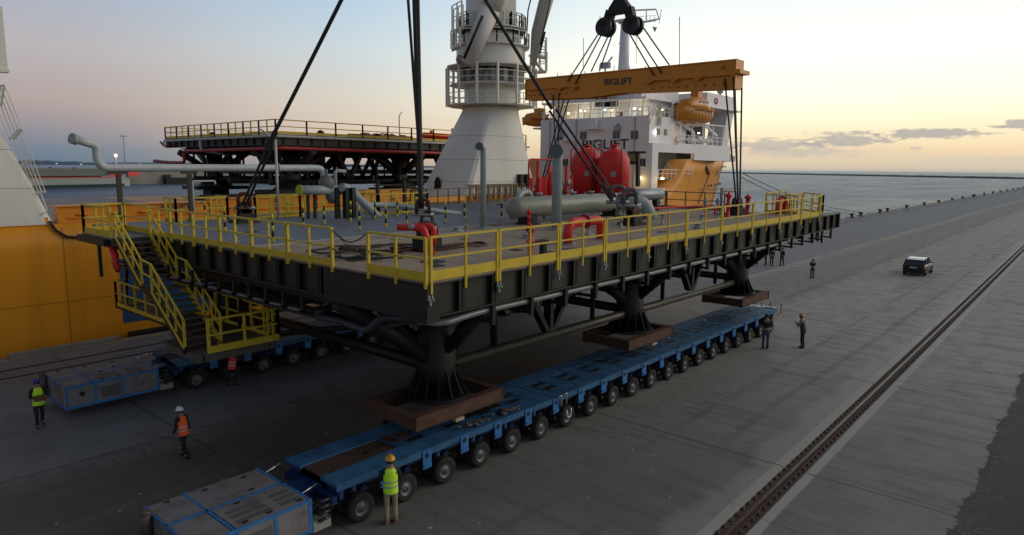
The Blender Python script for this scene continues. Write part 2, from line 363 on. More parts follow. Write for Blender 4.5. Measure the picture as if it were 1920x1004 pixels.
for a, b2 in zip(xs, xs[1:]):
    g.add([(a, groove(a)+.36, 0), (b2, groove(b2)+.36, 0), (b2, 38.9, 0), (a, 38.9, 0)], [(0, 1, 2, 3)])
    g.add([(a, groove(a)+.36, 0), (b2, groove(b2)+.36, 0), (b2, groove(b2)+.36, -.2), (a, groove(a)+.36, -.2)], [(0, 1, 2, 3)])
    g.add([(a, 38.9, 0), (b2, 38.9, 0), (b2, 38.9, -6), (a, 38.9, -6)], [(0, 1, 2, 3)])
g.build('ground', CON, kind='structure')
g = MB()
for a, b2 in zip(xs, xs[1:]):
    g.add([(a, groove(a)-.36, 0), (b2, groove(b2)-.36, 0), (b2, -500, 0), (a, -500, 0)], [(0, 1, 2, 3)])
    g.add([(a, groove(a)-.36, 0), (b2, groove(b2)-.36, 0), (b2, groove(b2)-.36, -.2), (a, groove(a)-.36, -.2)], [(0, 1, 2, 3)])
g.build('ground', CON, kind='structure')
# recessed crane rail with clip bolts
g = MB(); g.add([(-70, groove(-70)-.37, -.13), (XE, groove(XE)-.37, -.13), (XE, groove(XE)+.37, -.13), (-70, groove(-70)+.37, -.13)], [(0, 1, 2, 3)])
rt = thing('crane_rail', 'rusty crane rail sunk in a bolted groove across the concrete at right', 'crane rail', (30, groove(30), -.13))
RSTG = mat('groove_rust', (.095, .05, .036), .7, var=.5, scale=2.5, rust=.3, rustcol=(.03, .02, .015))
g.build('groove_plate', RSTG, rt)
g = MB(); g.bar((-70, groove(-70)+.05, -.075), (XE, groove(XE)+.05, -.075), .10, .11); g.bar((-70, groove(-70)-.30, -.10), (XE, groove(XE)-.30, -.10), .06, .06); g.build('rail_head', mat('worn_rail', (.10, .05, .035), .4, .3, var=.4), rt)
g = MB()
for i in range(240):
    x = 9+i*.42
    for s in (-.17, .27): g.lathe((x, groove(x)+.03+s, -.128), [(.05, 0), (.05, .035), (.03, .05), (.03, .09)], 6, smooth=False)
cb = g.build('clip_bolts', mat('dull_bolt', (.11, .10, .09), .5, .3), rt); cb['kind'] = 'stuff'
# asphalt with a torn edge
m, b, pos, (px, py, pz) = newmat('old_asphalt')
c1 = ramp(noise(pos, .6, 6), [(.3, (.030, .028, .030)), (.7, (.060, .056, .058))], N, L); vo = noise(pos, 9, 2)
c1 = mixc(mth('MULTIPLY', sstep(vo, .66, .72), .6), c1, (.25, .24, .22)); L.new(c1, b.inputs['Base Color']); b.inputs['Roughness'].default_value = .8
g = MB(); x = -60.; e = []
while x < 400:
    e.append((x, 2.22+random.gauss(0, .02)+.06*sin(x*.7)+.05*sin(x*2.3+1)+.03*sin(x*5.1)+(random.uniform(-.08, .22) if random.random() < .16 else 0))); x += .06 if x < 60 else 5
for (xa, ya), (xb, yb) in zip(e, e[1:]): g.add([(xa, ya, .004), (xb, yb, .004), (xb, -300, .004), (xa, -300, .004)], [(0, 1, 2, 3)])
g.build('road', m, kind='structure')
g = MB()
for i in range(420):
    x = 18+abs(random.gauss(0, 14)); y = 2.15-abs(random.gauss(0, .35)); a = random.uniform(-.9, .9)-pi/2; l = random.uniform(.03, .32)*(1 if random.random() < .5 else .3); w = .006+random.random()*.012; d = Vector((cos(a), sin(a), 0)); n_ = Vector((-d.y, d.x, 0))*w; p_ = Vector((x, y, .008))
    g.add([p_-n_, p_+d*l-n_*.3, p_+d*l+n_*.3, p_+n_], [(0, 1, 2, 3)])
g.build('asphalt_scrapes', mat('mortar_dribble', (.26, .25, .23), .9, var=.3), kind='structure')
# mooring quay coping and embedded tracks by the ship
g = MB()
for yy in (36.75, 35.35): g.box(-60, 1200, yy-.10, yy+.10, .004, .012)
g.build('path', mat('track_dark_slot', (.035, .025, .018), .7, var=.4), kind='structure')
g = MB(); g.box(-60, 1500, 38.25, 38.95, .0, .07)
x = -40
while x < 900: g.box(x, x+random.uniform(4.5, 6.5), 38.5, 38.93, .07, .07+random.uniform(.14, .22)); x += 8
g.build('quay_coping', mat('pale_coping', (.27, .24, .19), .7, var=.35, scale=.5), kind='structure')
# water
m, b, pos, (px, py, pz) = newmat('harbour_water')
w1 = noise(pos, .35, 6, .62, (1, 1, 1)); w2 = noise(pos, .045, 4, .6, (1, .4, 1))
N.remove(b); om = N['Material Output']
w3 = noise(pos, .012, 4, .6, (.6, 2.2, 1)); w4 = noise(pos, .9, 4, .6, (.5, 1.6, 1))
bp = N.new('ShaderNodeBump'); bp.inputs['Strength'].default_value = 1.; bp.inputs['Distance'].default_value = 1.4
L.new(mth('ADD', mth('ADD', w1, mth('MULTIPLY', w2, 1.5)), mth('MULTIPLY', w4, .45)), bp.inputs['Height'])
gl = N.new('ShaderNodeBsdfGlossy'); gl.inputs['Roughness'].default_value = .22; L.new(bp.outputs[0], gl.inputs['Normal'])
L.new(ramp(mth('ADD', mth('MULTIPLY', w3, .7), mth('MULTIPLY', w2, .3)), [(.35, (.64, .70, .76)), (.65, (.98, 1.0, 1.0))], N, L), gl.inputs['Color'])
df = N.new('ShaderNodeBsdfDiffuse'); df.inputs['Color'].default_value = (.03, .06, .11, 1); ms = N.new('ShaderNodeMixShader')
lw = N.new('ShaderNodeFresnel'); lw.inputs['IOR'].default_value = 1.33; L.new(bp.outputs[0], lw.inputs['Normal']); L.new(mth('ADD', mth('MULTIPLY', lw.outputs[0], .8), .08, clamp=True), ms.inputs[0])
L.new(df.outputs[0], ms.inputs[1]); L.new(gl.outputs[0], ms.inputs[2]); L.new(ms.outputs[0], om.inputs[0])
g = MB(); g.add([(-9000, 38.95, -2.6), (14000, 38.95, -2.6), (14000, 14000, -2.6), (-9000, 14000, -2.6)], [(0, 1, 2, 3)])
g.add([(XE, -9000, -2.6), (14000, -9000, -2.6), (14000, 38.95, -2.6), (XE, 38.95, -2.6)], [(0, 1, 2, 3)]); g.build('water', m, kind='structure')
# rock breakwater
g = MB(); A = at(1330, 321.8, -2.6); 
def bw(p, q, n, h, w):
    p = Vector(p); q = Vector(q); d = (q-p).normalized(); s = Vector((-d.y, d.x, 0)); secs = []
    for i in range(n+1):
        c = p.lerp(q, i/n); hh = h*random.uniform(.85, 1.12)
        secs.append([c-s*w+Vector((0, 0, -1)), c-s*w*.3+Vector((0, 0, hh)), c+s*w*.3+Vector((0, 0, hh*random.uniform(.9, 1.05))), c+s*w+Vector((0, 0, -1))])
    g.loft(secs, smooth=False)
P0 = _f*0
d0 = ray(1330, 330); d1 = ray(2300, 330); p0 = Vector((d0.x, d0.y, 0)).normalized()*2300; p1 = Vector((d1.x, d1.y, 0)).normalized()*1300
p0.z = p1.z = -2.6; bw(p0, p1, 160, 3.2, 12)
g.build('breakwater', mat('wet_rock', (.10, .105, .105), .9, var=.4, scale=.05), label='long low dark rock breakwater across the sea on the horizon at right', cat='breakwater')
# far shore at left
m, b, pos, (px, py, pz) = newmat('haze_tinted_shore'); b.inputs['Base Color'].default_value = (.13, .19, .26, 1); b.inputs['Roughness'].default_value = 1  # blue of the distance haze is put into the land's base colour
g = MB()
for (xa, xb, D, hh) in ((-700, 330, 5200, 26), (200, 1350, 7800, 26)):
    n = 90; s1 = []; rr = random.Random(3)
    for i in range(n+1):
        x = xa+(xb-xa)*i/n; d = ray(x, 310); d = Vector((d.x, d.y, 0)).normalized(); h = hh*(.55+.3*sin(i*.21)+.25*rr.random())
        s1.append([d*D+Vector((0, 0, -3)), d*D+Vector((0, 0, h*.7)), d*(D*1.03)+Vector((0, 0, h)), d*(D*1.08)+Vector((0, 0, -3))])
    g.loft(s1, smooth=False)
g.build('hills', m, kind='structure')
# shore lights
for k, (x, dd) in enumerate(((88, 5100), (106, 5100), (152, 5100), (262, 5100), (700, 7600), (1460, 9000))):
    pass
# ------------------------------------------------------------ bollards on the quay edge
def bollard_mesh():
    t = thing('mooring_bollard', 'x', 'bollard', (0, 0, 0), 'mooring bollards along the quay edge', org=(0, 0, 0))
    g = MB(); g.lathe((0, 0, 0), [(.42, 0), (.42, .08), (.27, .14), (.24, .5), (.36, .62), (.5, .72), (.5, .84), (.3, .92), (.02, .95)], 12); g.build('bollard_post', TIRE_GREY, t)
    g = MB(); g.box(-.7, .7, -.6, .5, .07, .12); g.build('base_plate', mat('bollard_base_concrete', (.2, .18, .14), .9), t)
    return t
bt = bollard_mesh(); bx = [(1597, 403), (1614, 399), (1650, 392.5), (1664, 390), (1700, 385), (1733, 379.5), (1760, 375.5), (1785, 371.5), (1805, 368), (1824, 365.5)]
blab = ['dark mooring bollard nearest the platform corner on the quay edge', 'dark mooring bollard second from the platform along the quay edge', 'dark mooring bollard third from the platform, one of a close pair', 'dark mooring bollard fourth from the platform, farther of the close pair', 'dark mooring bollard fifth from the platform above the parked car', 'dark mooring bollard sixth from the platform along the quay edge', 'dark mooring bollard seventh from the platform along the quay edge', 'dark mooring bollard eighth from the platform, towards the right frame edge', 'dark mooring bollard ninth from the platform, towards the right frame edge', 'dark mooring bollard tenth from the platform, before the tight distant row']
for i, (x, y) in enumerate(bx):
    q = ony(x, y+3, 38.4); o = bt if i == 0 else dup(bt, None); o.location = (q.x, 38.4, .01); o['label'] = blab[i]; o.scale = (.95, .95, .95)
for i in range(9):
    o = dup(bt, None, (305+i*26, 38.4, .01)); o['label'] = 'tiny distant mooring bollard in the tight row at the right end of the quay edge'; o.scale = (1.1, 1.1, 1.1)
# expansion pieces of kerb between bollards are in the coping
# ------------------------------------------------------------ near platform module
NX0, NX1, NY0, NY1, ZD = 10.25, 38.0, 11.5, 33.0, 6.7
pf = thing('platform_module', 'huge black steel deck module hanging in slings just above the blue transporters', 'steel platform', (24, 22, 0))
T = lambda: MB(True)
g = T(); g.box(NX0, NX1, NY0, 20.5, ZD-.05, ZD); g.box(NX1-.01, NX1+4.6, NY1-9, NY1, ZD-.05, ZD-.006) if False else None
g.build('deck_plate', DECKT, pf)
g = T(); g.box(NX0, NX1, 20.5, NY1, ZD-.05, ZD-.002); g.build('deck_plate', DECKG, pf)
g = T(); g.box(NX0+.05, NX1, 20.45, 20.53, ZD, ZD+.03); g.box(13.6, NX1, 19.0, 19.05, ZD, ZD+.02); g.each('deck_coaming', mat('pale_weld_strip', (.36, .36, .35), .5), pf)
# edge beams: top and bottom flange + recessed web + stiffeners
bd = .82
def edge_beam(a, b, out, step, name='edge_beam', depth=bd, z1=ZD-.05, first=.6):
    a = Vector(a); b = Vector(b); d = (b-a); Ln = d.length; d.normalize(); o = Vector(out)
    g = T(); g.bar(a+Vector((0, 0, z1-.02))-o*.14, b+Vector((0, 0, z1-.02))-o*.14, .30, .04); g.bar(a+Vector((0, 0, z1-depth+.02))-o*.14, b+Vector((0, 0, z1-depth+.02))-o*.14, .30, .04)
    g.bar(a+Vector((0, 0, z1-depth/2))-o*.14, b+Vector((0, 0, z1-depth/2))-o*.14, .02, depth-.08)
    bm_ = g.build(name, WEB, pf)
    g = T(); t = first
    while t < Ln:
        c = a+d*t; g.bar(c-o*.06+Vector((0, 0, z1-depth+.04)), c-o*.06+Vector((0, 0, z1-.04)), .02 if abs(o.y) > .5 else .14, .14 if abs(o.y) > .5 else .02, up=(0, 1, 0))
        g.bar(c-o*.02+Vector((0, 0, z1-depth+.02)), c-o*.02+Vector((0, 0, z1-.02)), .25 if abs(o.y) > .5 else .03, .03 if abs(o.y) > .5 else .2, up=(0, 1, 0)); t += step
    s = g.build('stiffeners', BLK2, bm_); s['kind'] = 'stuff'
edge_beam((NX0, NY0, 0), (41.5, NY0, 0), (0, -1, 0), 1.16, first=1.15)
g = T(); g.box(41.35, 41.52, NY0-.02, NY0+.28, ZD-.05-bd, ZD-.04); g.box(38, 41.4, NY0+.02, NY0+.6, ZD-.09, ZD-.055); g.build('beam_end_plate', BLK, pf)
edge_beam((NX0, NY1, 0), (NX1, NY1, 0), (0, 1, 0), 2.3)
edge_beam((NX0, NY0+.3, 0), (NX0, NY1, 0), (-1, 0, 0), 1.07, first=1.9)
edge_beam((NX1, NY0+.3, 0), (NX1, NY1, 0), (1, 0, 0), 2.)
g = T(); g.box(NX0-.012, NX0+.0, NY0+.02, 15.6, ZD-.05-bd-.08, ZD-.10); g.build('corner_box_plate', BLK, pf)
g = T(); g.box(NX0-.03, NX0+.35, NY0-.04, NY0+.3, ZD-.05-bd-.1, ZD-.06); g.build('corner_post', BLK, pf)
# second-level beams under the deck
g = T()
for y in (15.5, 22.3, 29.2): g.box(11, 37.6, y-.2, y+.2, ZD-1.15, ZD-.07)
for x in (14.2, 19.9, 25.7, 31.4, 37.0): g.box(x-.2, x+.2, 12, 32.7, ZD-1.2, ZD-.07)
g.each('main_girder', BLK, pf)
g = T(); y = 12.6
while y < 32.5: g.box(10.6, 37.8, y-.07, y+.07, ZD-.45, ZD-.055); y += 1.35
g.each('deck_joist', BLK2, pf)
# lower fringe of brackets beneath the left edge beam with pale cable trays
g = T()
for i in range(15): y = 16.2+i*.95; g.bar((9.95, y, ZD-.9), (9.95, y, ZD-1.35), .08); g.bar((9.85, y, ZD-1.32), (10.9, y, ZD-1.32), .08)
g.bar((9.93, 15.6, ZD-1.38), (9.93, 30, ZD-1.38), .07); g.bar((10.9, 15.6, ZD-1.0), (10.9, 30, ZD-1.0), .3, .4)
g.each('lower_bracket', BLK, pf)
g = T()
for i in range(15): y = 16.25+i*.95; g.bar((9.9, y, ZD-1.28), (9.9, y+.55, ZD-1.28), .10, .04)
g.each('tray_cover', mat('pale_tray', (.22, .24, .25), .4, .2), pf)
CX = (14.2, 25.7, 37.2); CY = (15.5, 29.2); ZB = 2.16
for cx in CX:
    for cy in CY:
        g = T(); g.lathe((cx, cy, 0), [(.60, ZB+.05), (.60, ZB+.9), (.60, ZD-1.1)], 24)
        col = g.build('column', BLK, pf)
        g = T()
        for k in range(14):
            a = 2*pi*k/14; c, s = cos(a), sin(a); w = Vector((-s, c, 0))*.012
            P = [Vector((cx+c*.58, cy+s*.58, ZB+.86)), Vector((cx+c*.62, cy+s*.62, ZB+.86)), Vector((cx+c*.96, cy+s*.96, ZB+.1)), Vector((cx+c*.58, cy+s*.58, ZB+.1))]
            g.prism([p-w for p in P], w*2)
        g.lathe((cx, cy, ZB), [(1.05, 0), (1.05, .07)], 24, smooth=False)
        g.lathe((cx, cy, ZB+.82), [(.66, 0), (.66, .05)], 24, smooth=False)
        g.build('base_gussets', BLK2, col)
g = T()
for cy in CY:
    g.tube([(CX[0], cy, 3.0), (CX[2], cy, 2.8)], .17, 14)
g.each('tie_pipe', mat('olive_tie_pipe', (.085, .08, .05), .4, var=.3), pf)
g = T()
for cx in CX: g.tube([(cx, CY[0], 3.0), (cx, CY[1], 3.0)], .2, 12)
g.each('cross_tie_pipe', BLK, pf)
g = T()
for cy in CY:
    for i, cx in enumerate(CX):
        for s in ((-1, 1)):
            L_ = 3.1 if (i, s) != (2, 1) else 5.2
            g.tube([(cx+s*.3, cy, 3.35), (cx+s*(L_+.5), cy, ZD-1.05)], .24, 12)
    for cx in CX:
        for s in (-1, 1): g.tube([(cx, cy, 3.3), (cx, cy+s*(5.2 if (s > 0) == (cy < 20) else 2.6), ZD-1.1)], .21, 10)
g.each('diagonal_brace', BLK, pf)
for i, mx in enumerate((19.9, 31.4)):
    for cy in CY:
        g = T(); g.bar((mx-1.9, cy, ZD-1.1), (mx-.15, cy, 3.15), .30, .18); g.bar((mx+1.9, cy, ZD-1.1), (mx+.15, cy, 3.15), .30, .18); g.bar((mx, cy, ZD-1.1), (mx, cy, 3.1), .34, .2)
        g.each('hanger_bracket', BLK, pf)
g = T(); g.tube([(15.6, 17, 5.2), (13, 22, 4.4), (12, 27, 5.0)], .14, 8); g.tube([(11, 20, 4.9), (13.9, 27, 4.9)], .12, 8); g.tube([(13, 14, 5), (12.4, 22, 3.3)], .1, 8)
for i in range(9): g.box(12+i*2.8, 12.2+i*2.8, 18, 27, 4.9, 5.15)
for y in (18.5, 21, 24.5, 27): g.box(12, 36, y, y+.15, 5.0, 5.3)
g.each('underdeck_beam', BLK2, pf)
g = T()
for cy in CY:
    for mx in (19.9, 31.4): g.tube([(mx-2.2, cy, ZD-1.1), (mx-4.6, cy, 3.3)], .13, 8) if False else None
    for x in (16.9, 22.8, 28.6, 34.3): g.tube([(x, cy+.0, ZD-1.1), (x, cy, 3.05)], .10, 8)
for cx in (14.2, 19.9, 25.7, 31.4, 37.0):
    for y0, y1 in ((17.2, 19.6), (22.0, 19.6), (22.6, 25.2), (27.6, 25.2)): g.tube([(cx, y0, ZD-1.2), (cx, y1, 3.9)], .15, 8)
    g.tube([(cx, 16, 3.8), (cx, 28.6, 3.8)], .16, 8)
for cy in (19.4, 25.4):
    for x in range(12, 36, 4): g.tube([(x, cy, ZD-1.1), (x+2, cy, 4.6), ], .11, 6); g.tube([(x+2, cy, 4.6), (x+4, cy, ZD-1.1)], .11, 6)
    g.tube([(12, cy, 4.55), (37, cy, 4.55)], .12, 6)
g.each('truss_brace', BLK2, pf)
for z, y in ((5.25, 13.2), (5.1, 14.1), (5.35, 17.5)): g = T(); g.tube([(11.2, y, z), (37, y, z)], .07, 8); g.build('underdeck_pipe', mat('dim_pipe', (.06, .065, .06), .5, var=.3), pf)
PP = mat('bare_pad_plate', (.14, .12, .10), .55, var=.5, scale=4)
rr = random.Random(21)
for i in range(34):
    x = rr.uniform(11.2, 37); y = rr.uniform(12.3, 20.0) if i < 24 else rr.uniform(21, 32); w = rr.uniform(.12, .45); d = rr.uniform(.1, .35)
    g = T(); g.box(x, x+w, y, y+d, ZD-.001+.002*(y > 20.5)*0, ZD+.025); g.build('pad_plate', PP if i % 3 else BLK2, pf)
# grey drain pipe beneath the front edge with its hangers
g = T(); yy = NY0+.25
g.pipe([(10.7, 12.6, 5.72), (10.75, 12.1, 5.58), (11.1, yy+.05, 5.56), (12.2, yy, 5.66), (34.0, yy, 5.6), (36.5, yy+.9, 5.55)], .085, 1.0, 10)
g.build('drain_pipe', mat('dull_pale_pipe', (.26, .28, .27), .35, .2, var=.2), pf)
g = T(); x = 12.6
while x < 40.5:
    g.bar((x, yy-.12, ZD-.9), (x, yy-.12, ZD-1.42), .10, .12); g.bar((x, yy-.12, ZD-1.36), (x, yy+.6, ZD-1.36), .08); x += 1.55
g.each('pipe_hanger', BLK2, pf)
g = T()
for x, h in ((38.4, .55), (39.2, .5), (39.5, .7), (40.2, .85)): g.bar((x, NY0+.5, ZD-.8), (x, NY0+.5, ZD-.85-h), .09)
g.bar((38.3, NY0+.5, ZD-1.25), (40.2, NY0+.5, ZD-1.3), .05); g.each('hanging_rod', BLK2, pf)
g = MB(); g.pipe([onx(619, 566, 10.9), onx(590, 594, 10.9), onx(640, 603, 10.9), onx(690, 622, 10.9), onx(712, 596, 10.9), onx(790, 597, 11.4)], .10, .3, 8); g.build('drain_pipe', mat('dark_hose_grey', (.05, .055, .07), .5), pf)
# railings ----------------------------------------------------
fx = [10.3, 12.62, 15.12, 17.45, 20.05, 22.75, 25.7, 28.8, 32.0, 34.9, 37.75]
for a, b2 in zip(fx, fx[1:]):
    g = T(); rail(g, (a+.05, NY0-.03, ZD), (b2-.05, NY0-.03, ZD), 2, 1.02, .24, .038, .28); hp = g.build('handrail_panel', YEL, pf)
g = T()
for a in fx:
    for dx_ in (-.05, .05):
        g.bar((a+dx_, NY0-.06, ZD-.3), (a+dx_, NY0-.06, ZD-.42), .05); g.ell((a+dx_, NY0-.1, ZD-.42), (.035, .035, .035), 6, 4)
    g.bar((a, NY0-.05, ZD-.40), (a, NY0-.05, ZD-.55), .06)
rc_ = g.build('rail_clamps', GALV, pf); rc_['kind'] = 'stuff'
ly = [11.5, 12.7, 13.6]
g = T(); rail(g, (NX0-.03, 11.5, ZD), (NX0-.03, 13.6, ZD), 2, 1.0, .22, .042, .15); g.build('handrail_panel', YEL, pf)
ys = [15.1, 17.3, 19.3, 21.3, 23.2, 25.0, 26.9]
for a, b2 in zip(ys, ys[1:]):
    g = T(); rail(g, (NX0-.03, a+.03, ZD), (NX0-.03, b2-.03, ZD), 2, 1.0, .18, .042, .15); g.build('handrail_panel', YEL, pf)
g = T()
for z0, z1 in ((1.0, .95), (.5, .48)):
    pts = [Vector((NX0-.03, 13.6+1.5*t/10, ZD+z0+(z1-z0)*t/10-.28*sin(pi*t/10))) for t in range(11)]; g.tube(pts, .018, 6)
g.tube([(NX0-.03, 15.1, ZD+.95), (NX0-.03, 14.3, ZD+.5), (NX0-.03, 13.6, ZD+.42)], .012, 6)
g.build('gap_chain', mat('dark_chain', (.05, .045, .04), .5, .6), pf)
for i in range(9):
    a = 12.0+i*2.9
    if 15.5 < a < 35.5: g = T(); rail(g, (a, NY1-.1, ZD), (a+2.8, NY1-.1, ZD), 3, 1.0, .15, .04); g.build('handrail_panel', YEL if a < 26 else BROWN, pf)
for a, b2 in ((NY0+1.2, 14.4), (16.8, 20.5), (20.6, 24.6), (24.7, 28.6), (28.7, NY1)):
    g = T(); rail(g, (NX1-.1, a, ZD), (NX1-.1, b2, ZD), 3, 1.0, .15, .04); g.build('handrail_panel', YEL if a < 16 else BROWN, pf)
# right end ladder cage / landing
g = T(); rail(g, (37.9, 11.6, ZD), (39.6, 11.9, ZD), 2, 1.05, .12, .05); rail(g, (39.6, 11.9, ZD), (41.0, 13.4, ZD), 2, 1.05, .12, .05); rail(g, (37.95, 14.4, ZD), (41.0, 14.4, ZD), 3, 1.1, .12, .05)
rail(g, (37.9, 13.1, ZD), (39.8, 13.1, ZD), 3, 1.05, .12, .05)
g.box(38.0, 41.0, 12.1, 14.4, ZD-.09, ZD-.055); g.build('ladder_cage', YEL, pf)
# mezzanine walkways and stairs at the left
ZL = 3.5
def landing(x0, x1, y0, y1, z, name):
    g = MB(); g.box(x0, x1, y0, y1, z-.06, z); g.box(x0+.1, x0+.25, y0+.1, y1-.1, z-.3, z-.065); g.box(x1-.25, x1-.1, y0+.1, y1-.1, z-.3, z-.065); g.box(x0+.3, x1-.3, y0+.1, y0+.25, z-.3, z-.065); return g.build(name, mat('grating', (.10, .095, .085), .5, .2, var=.4, scale=8), pf)
landing(8.95, 11.7, 20.6, 23.2, ZL, 'lower_landing')
g = MB(); rail(g, (9.35, 20.6, ZL), (11.7, 20.6, ZL), 2, 1.05, .2, .05); g.bar((9.3, 20.55, ZL+.1), (11.7, 20.55, ZL+.1), .03, .2); g.build('handrail_panel', YEL, pf)
g = MB(); rail(g, (11.7, 20.6, ZL), (11.7, 25, ZL), 5, 1.05, .12, .05); rail(g, (11.7, 20.6, ZL), (11.7, 21.2, ZL), 2, 1.05, .12, .05); g.build('handrail_panel', YEL, pf)
g = MB(); g.box(10.1, 11.7, 23.2, 30.6, ZL-.1, ZL-.03); g.build('mezzanine_walkway', BLK, pf)
g = MB(); rail(g, (10.1, 25.4, ZL), (10.1, 30.4, ZL), 5, 1.05, .15, .045); rail(g, (10.1, 30.4, ZL), (11.7, 30.5, ZL), 2, 1.05, .15, .045); g.build('handrail_panel', YEL, pf)
for (x, y) in ((11.5, 22.9), (11.5, 24.5), (10.3, 30)):
    g = MB(); g.bar((x, y, ZL-.1), (x+.2, y, ZD-.9), .1); g.build('hanger_post', BLK, pf)
st = thing('stair', None, None, (0, 0, 0)); st.parent = pf; st.location = -ORG[pf.name]; st['label'] = 'yellow railed two flight steel staircase going down from the deck corner to the landing'; ORG[st.name] = Vector((0, 0, 0))
ST, SB, SM = (26.4, ZD), (21.3, ZL+.1), (23.95, 5.15)    # top, bottom, mid landing (y, z)
M1 = (24.35, 5.22); M2 = (23.55, 5.12)
for xx, nm in ((8.92, 'stringer'), (10.08, 'stringer')):
    g = MB()
    for (a, b2) in ((ST, M1), (M1, M2), (M2, SB)): g.bar((xx, a[0], a[1]-.08), (xx, b2[0], b2[1]-.08), .06, .28)
    g.build(nm, BLK if xx < 9.5 else mat('yellow_stringer', (.40, .30, .03), .5, var=.3, rust=.3), st)
    g = MB()
    for (a, b2, n) in ((ST, M1, 3), (M2, SB, 4)):
        A = Vector((xx, a[0], a[1])); B = Vector((xx, b2[0], b2[1]))
        rail(g, A, B, n, .92, 0, .04); g.bar(A+Vector((-.04, 0, .03)), B+Vector((-.04, 0, .03)), .03, .10)
    g.bar((xx, M1[0], M1[1]+.9), (xx, M2[0], M2[1]+.92), .05); g.bar((xx, M1[0], M1[1]+.46), (xx, M2[0], M2[1]+.46), .04)
    g.build('stair_handrail', YEL, st)
tread = mat('worn_tread', (.09, .085, .075), .5, .3, var=.5, scale=6)
for (a, b2, n) in ((ST, M1, 8), (M2, SB, 9)):
    for i in range(1, n+1):
        t = i/(n+.5); y = a[0]+(b2[0]-a[0])*t; z = a[1]+(b2[1]-a[1])*t
        g = MB(); g.box(8.95, 10.05, y-.13, y+.13, z-.04, z); g.build('tread', tread, st)
g = MB(); g.box(8.95, 10.05, M2[0], M1[0], 5.1, 5.15); g.build('tread', tread, st)
landing(8.75, NX0-.02, 26.4, 29.4, ZD-.02, 'top_landing')
for a, b2, n in (((8.8, 26.5), (8.8, 29.3), 2), ((8.8, 29.3), (10.2, 29.3), 2), ((10.25, 26.9), (10.25, 29.3), 1)):
    g = MB(); rail(g, (*a, ZD), (*b2, ZD), n, 1.05, .2, .05); g.build('handrail_panel', YEL, pf)
g = MB(); g.bar((8.7, 27.5, ZD-.25), (8.7, 27.5, ZD-1.5), .1); g.bar((8.75, 26.8, ZD-.2), (8.75, 29.6, ZD-.2), .25); g.build('hanger_post', BLK, pf)
g = MB(); g.tube([(8.9, 26.9, ZD-.3), (8.9, 26.6, ZD-.9), (8.9, 26.4, ZD-1.2)], .10, 8); g.tube([(9.1, 27.2, ZD-.2), (9.1, 27.2, ZD-1.2)], .09, 8); g.build('fire_branch_pipe', RED, pf)
# ------------------------------------------------------------ things standing on the deck
def zt(x): return ZD+TILT*(x-10.3)
def lift_point(x, y, lab):
    t = thing('lifting_lug', lab, 'lifting lug', (x, y, zt(x)), 'sling attachment blocks on the deck')
    g = MB(); z = zt(x); g.box(x-.55, x+.55, y-.45, y+.45, z, z+.12); g.box(x-.35, x+.35, y-.3, y+.3, z+.12, z+.42); g.build('base_block', BLK2, t)
    g = MB(); 
    for s in (-.16, .16): g.lathe((x, y+s, z+.62), [(.3, -.03), (.3, .03)], 14, 'Y', False); g.box(x-.28, x+.28, y+s-.03, y+s+.03, z+.4, z+.62)
    g.each('lug_plate', RUST, t); return t
lift_point(14.2, 15.9, 'black lifting block by the hole near the front deck corner')
lift_point(15.2, 29.2, 'black lifting block under the long slanting sling at the far left of the deck')
lift_point(26.2, 15.8, 'black lifting block in front of the long grey tank under its shackle')
lift_point(35.2, 14.9, 'black lifting block under the spreader slings at the right end of the deck')
lift_point(35.3, 28.9, 'black lifting block behind the red tanks')
g = MB(); g.lathe((12.56, 13.83, zt(12.5)), [(.36, .0), (.36, .012)], 20, smooth=False); g.build('deck_hole', BLK2, pf) if False else g.build('manhole_cover', BLK2, label='round black manhole in the tan deck at the front corner', cat='manhole')
# tanks
ty = 19.35; x0, x1 = 22.3, 30.9; zc = zt(26)+.75
t = thing('pressure_vessel', 'long grey horizontal cylinder tank lying on saddles across the deck', 'tank', (26.5, ty, zt(26)))
g = MB(); r = .46; g.lathe((0, ty, zc), [(.03, x0-.28), (r*.55, x0-.24), (r*.85, x0-.13), (r, x0), (r, x1), (r*.85, x1+.13), (r*.55, x1+.24), (.03, x1+.28)], 28, 'X'); g.build('vessel_shell', mat('vessel_sage_grey', (.27, .28, .235), .4, var=.15, scale=.8), t)
for x in (x0+.7, x1-1.2): g = MB(); g.box(x, x+.4, ty-.4, ty+.4, zt(x), zc-.3); g.box(x-.1, x+.5, ty-.5, ty+.5, zt(x), zt(x)+.06); g.build('saddle', BLK2, t)
g = MB()
for x in (24.0, 26.6, 28.1, 29.3): g.lathe((x, ty, zc+r-.04), [(.09, 0), (.09, .12), (.15, .12), (.15, .18)], 12)
g.each('nozzle', GRP, t)
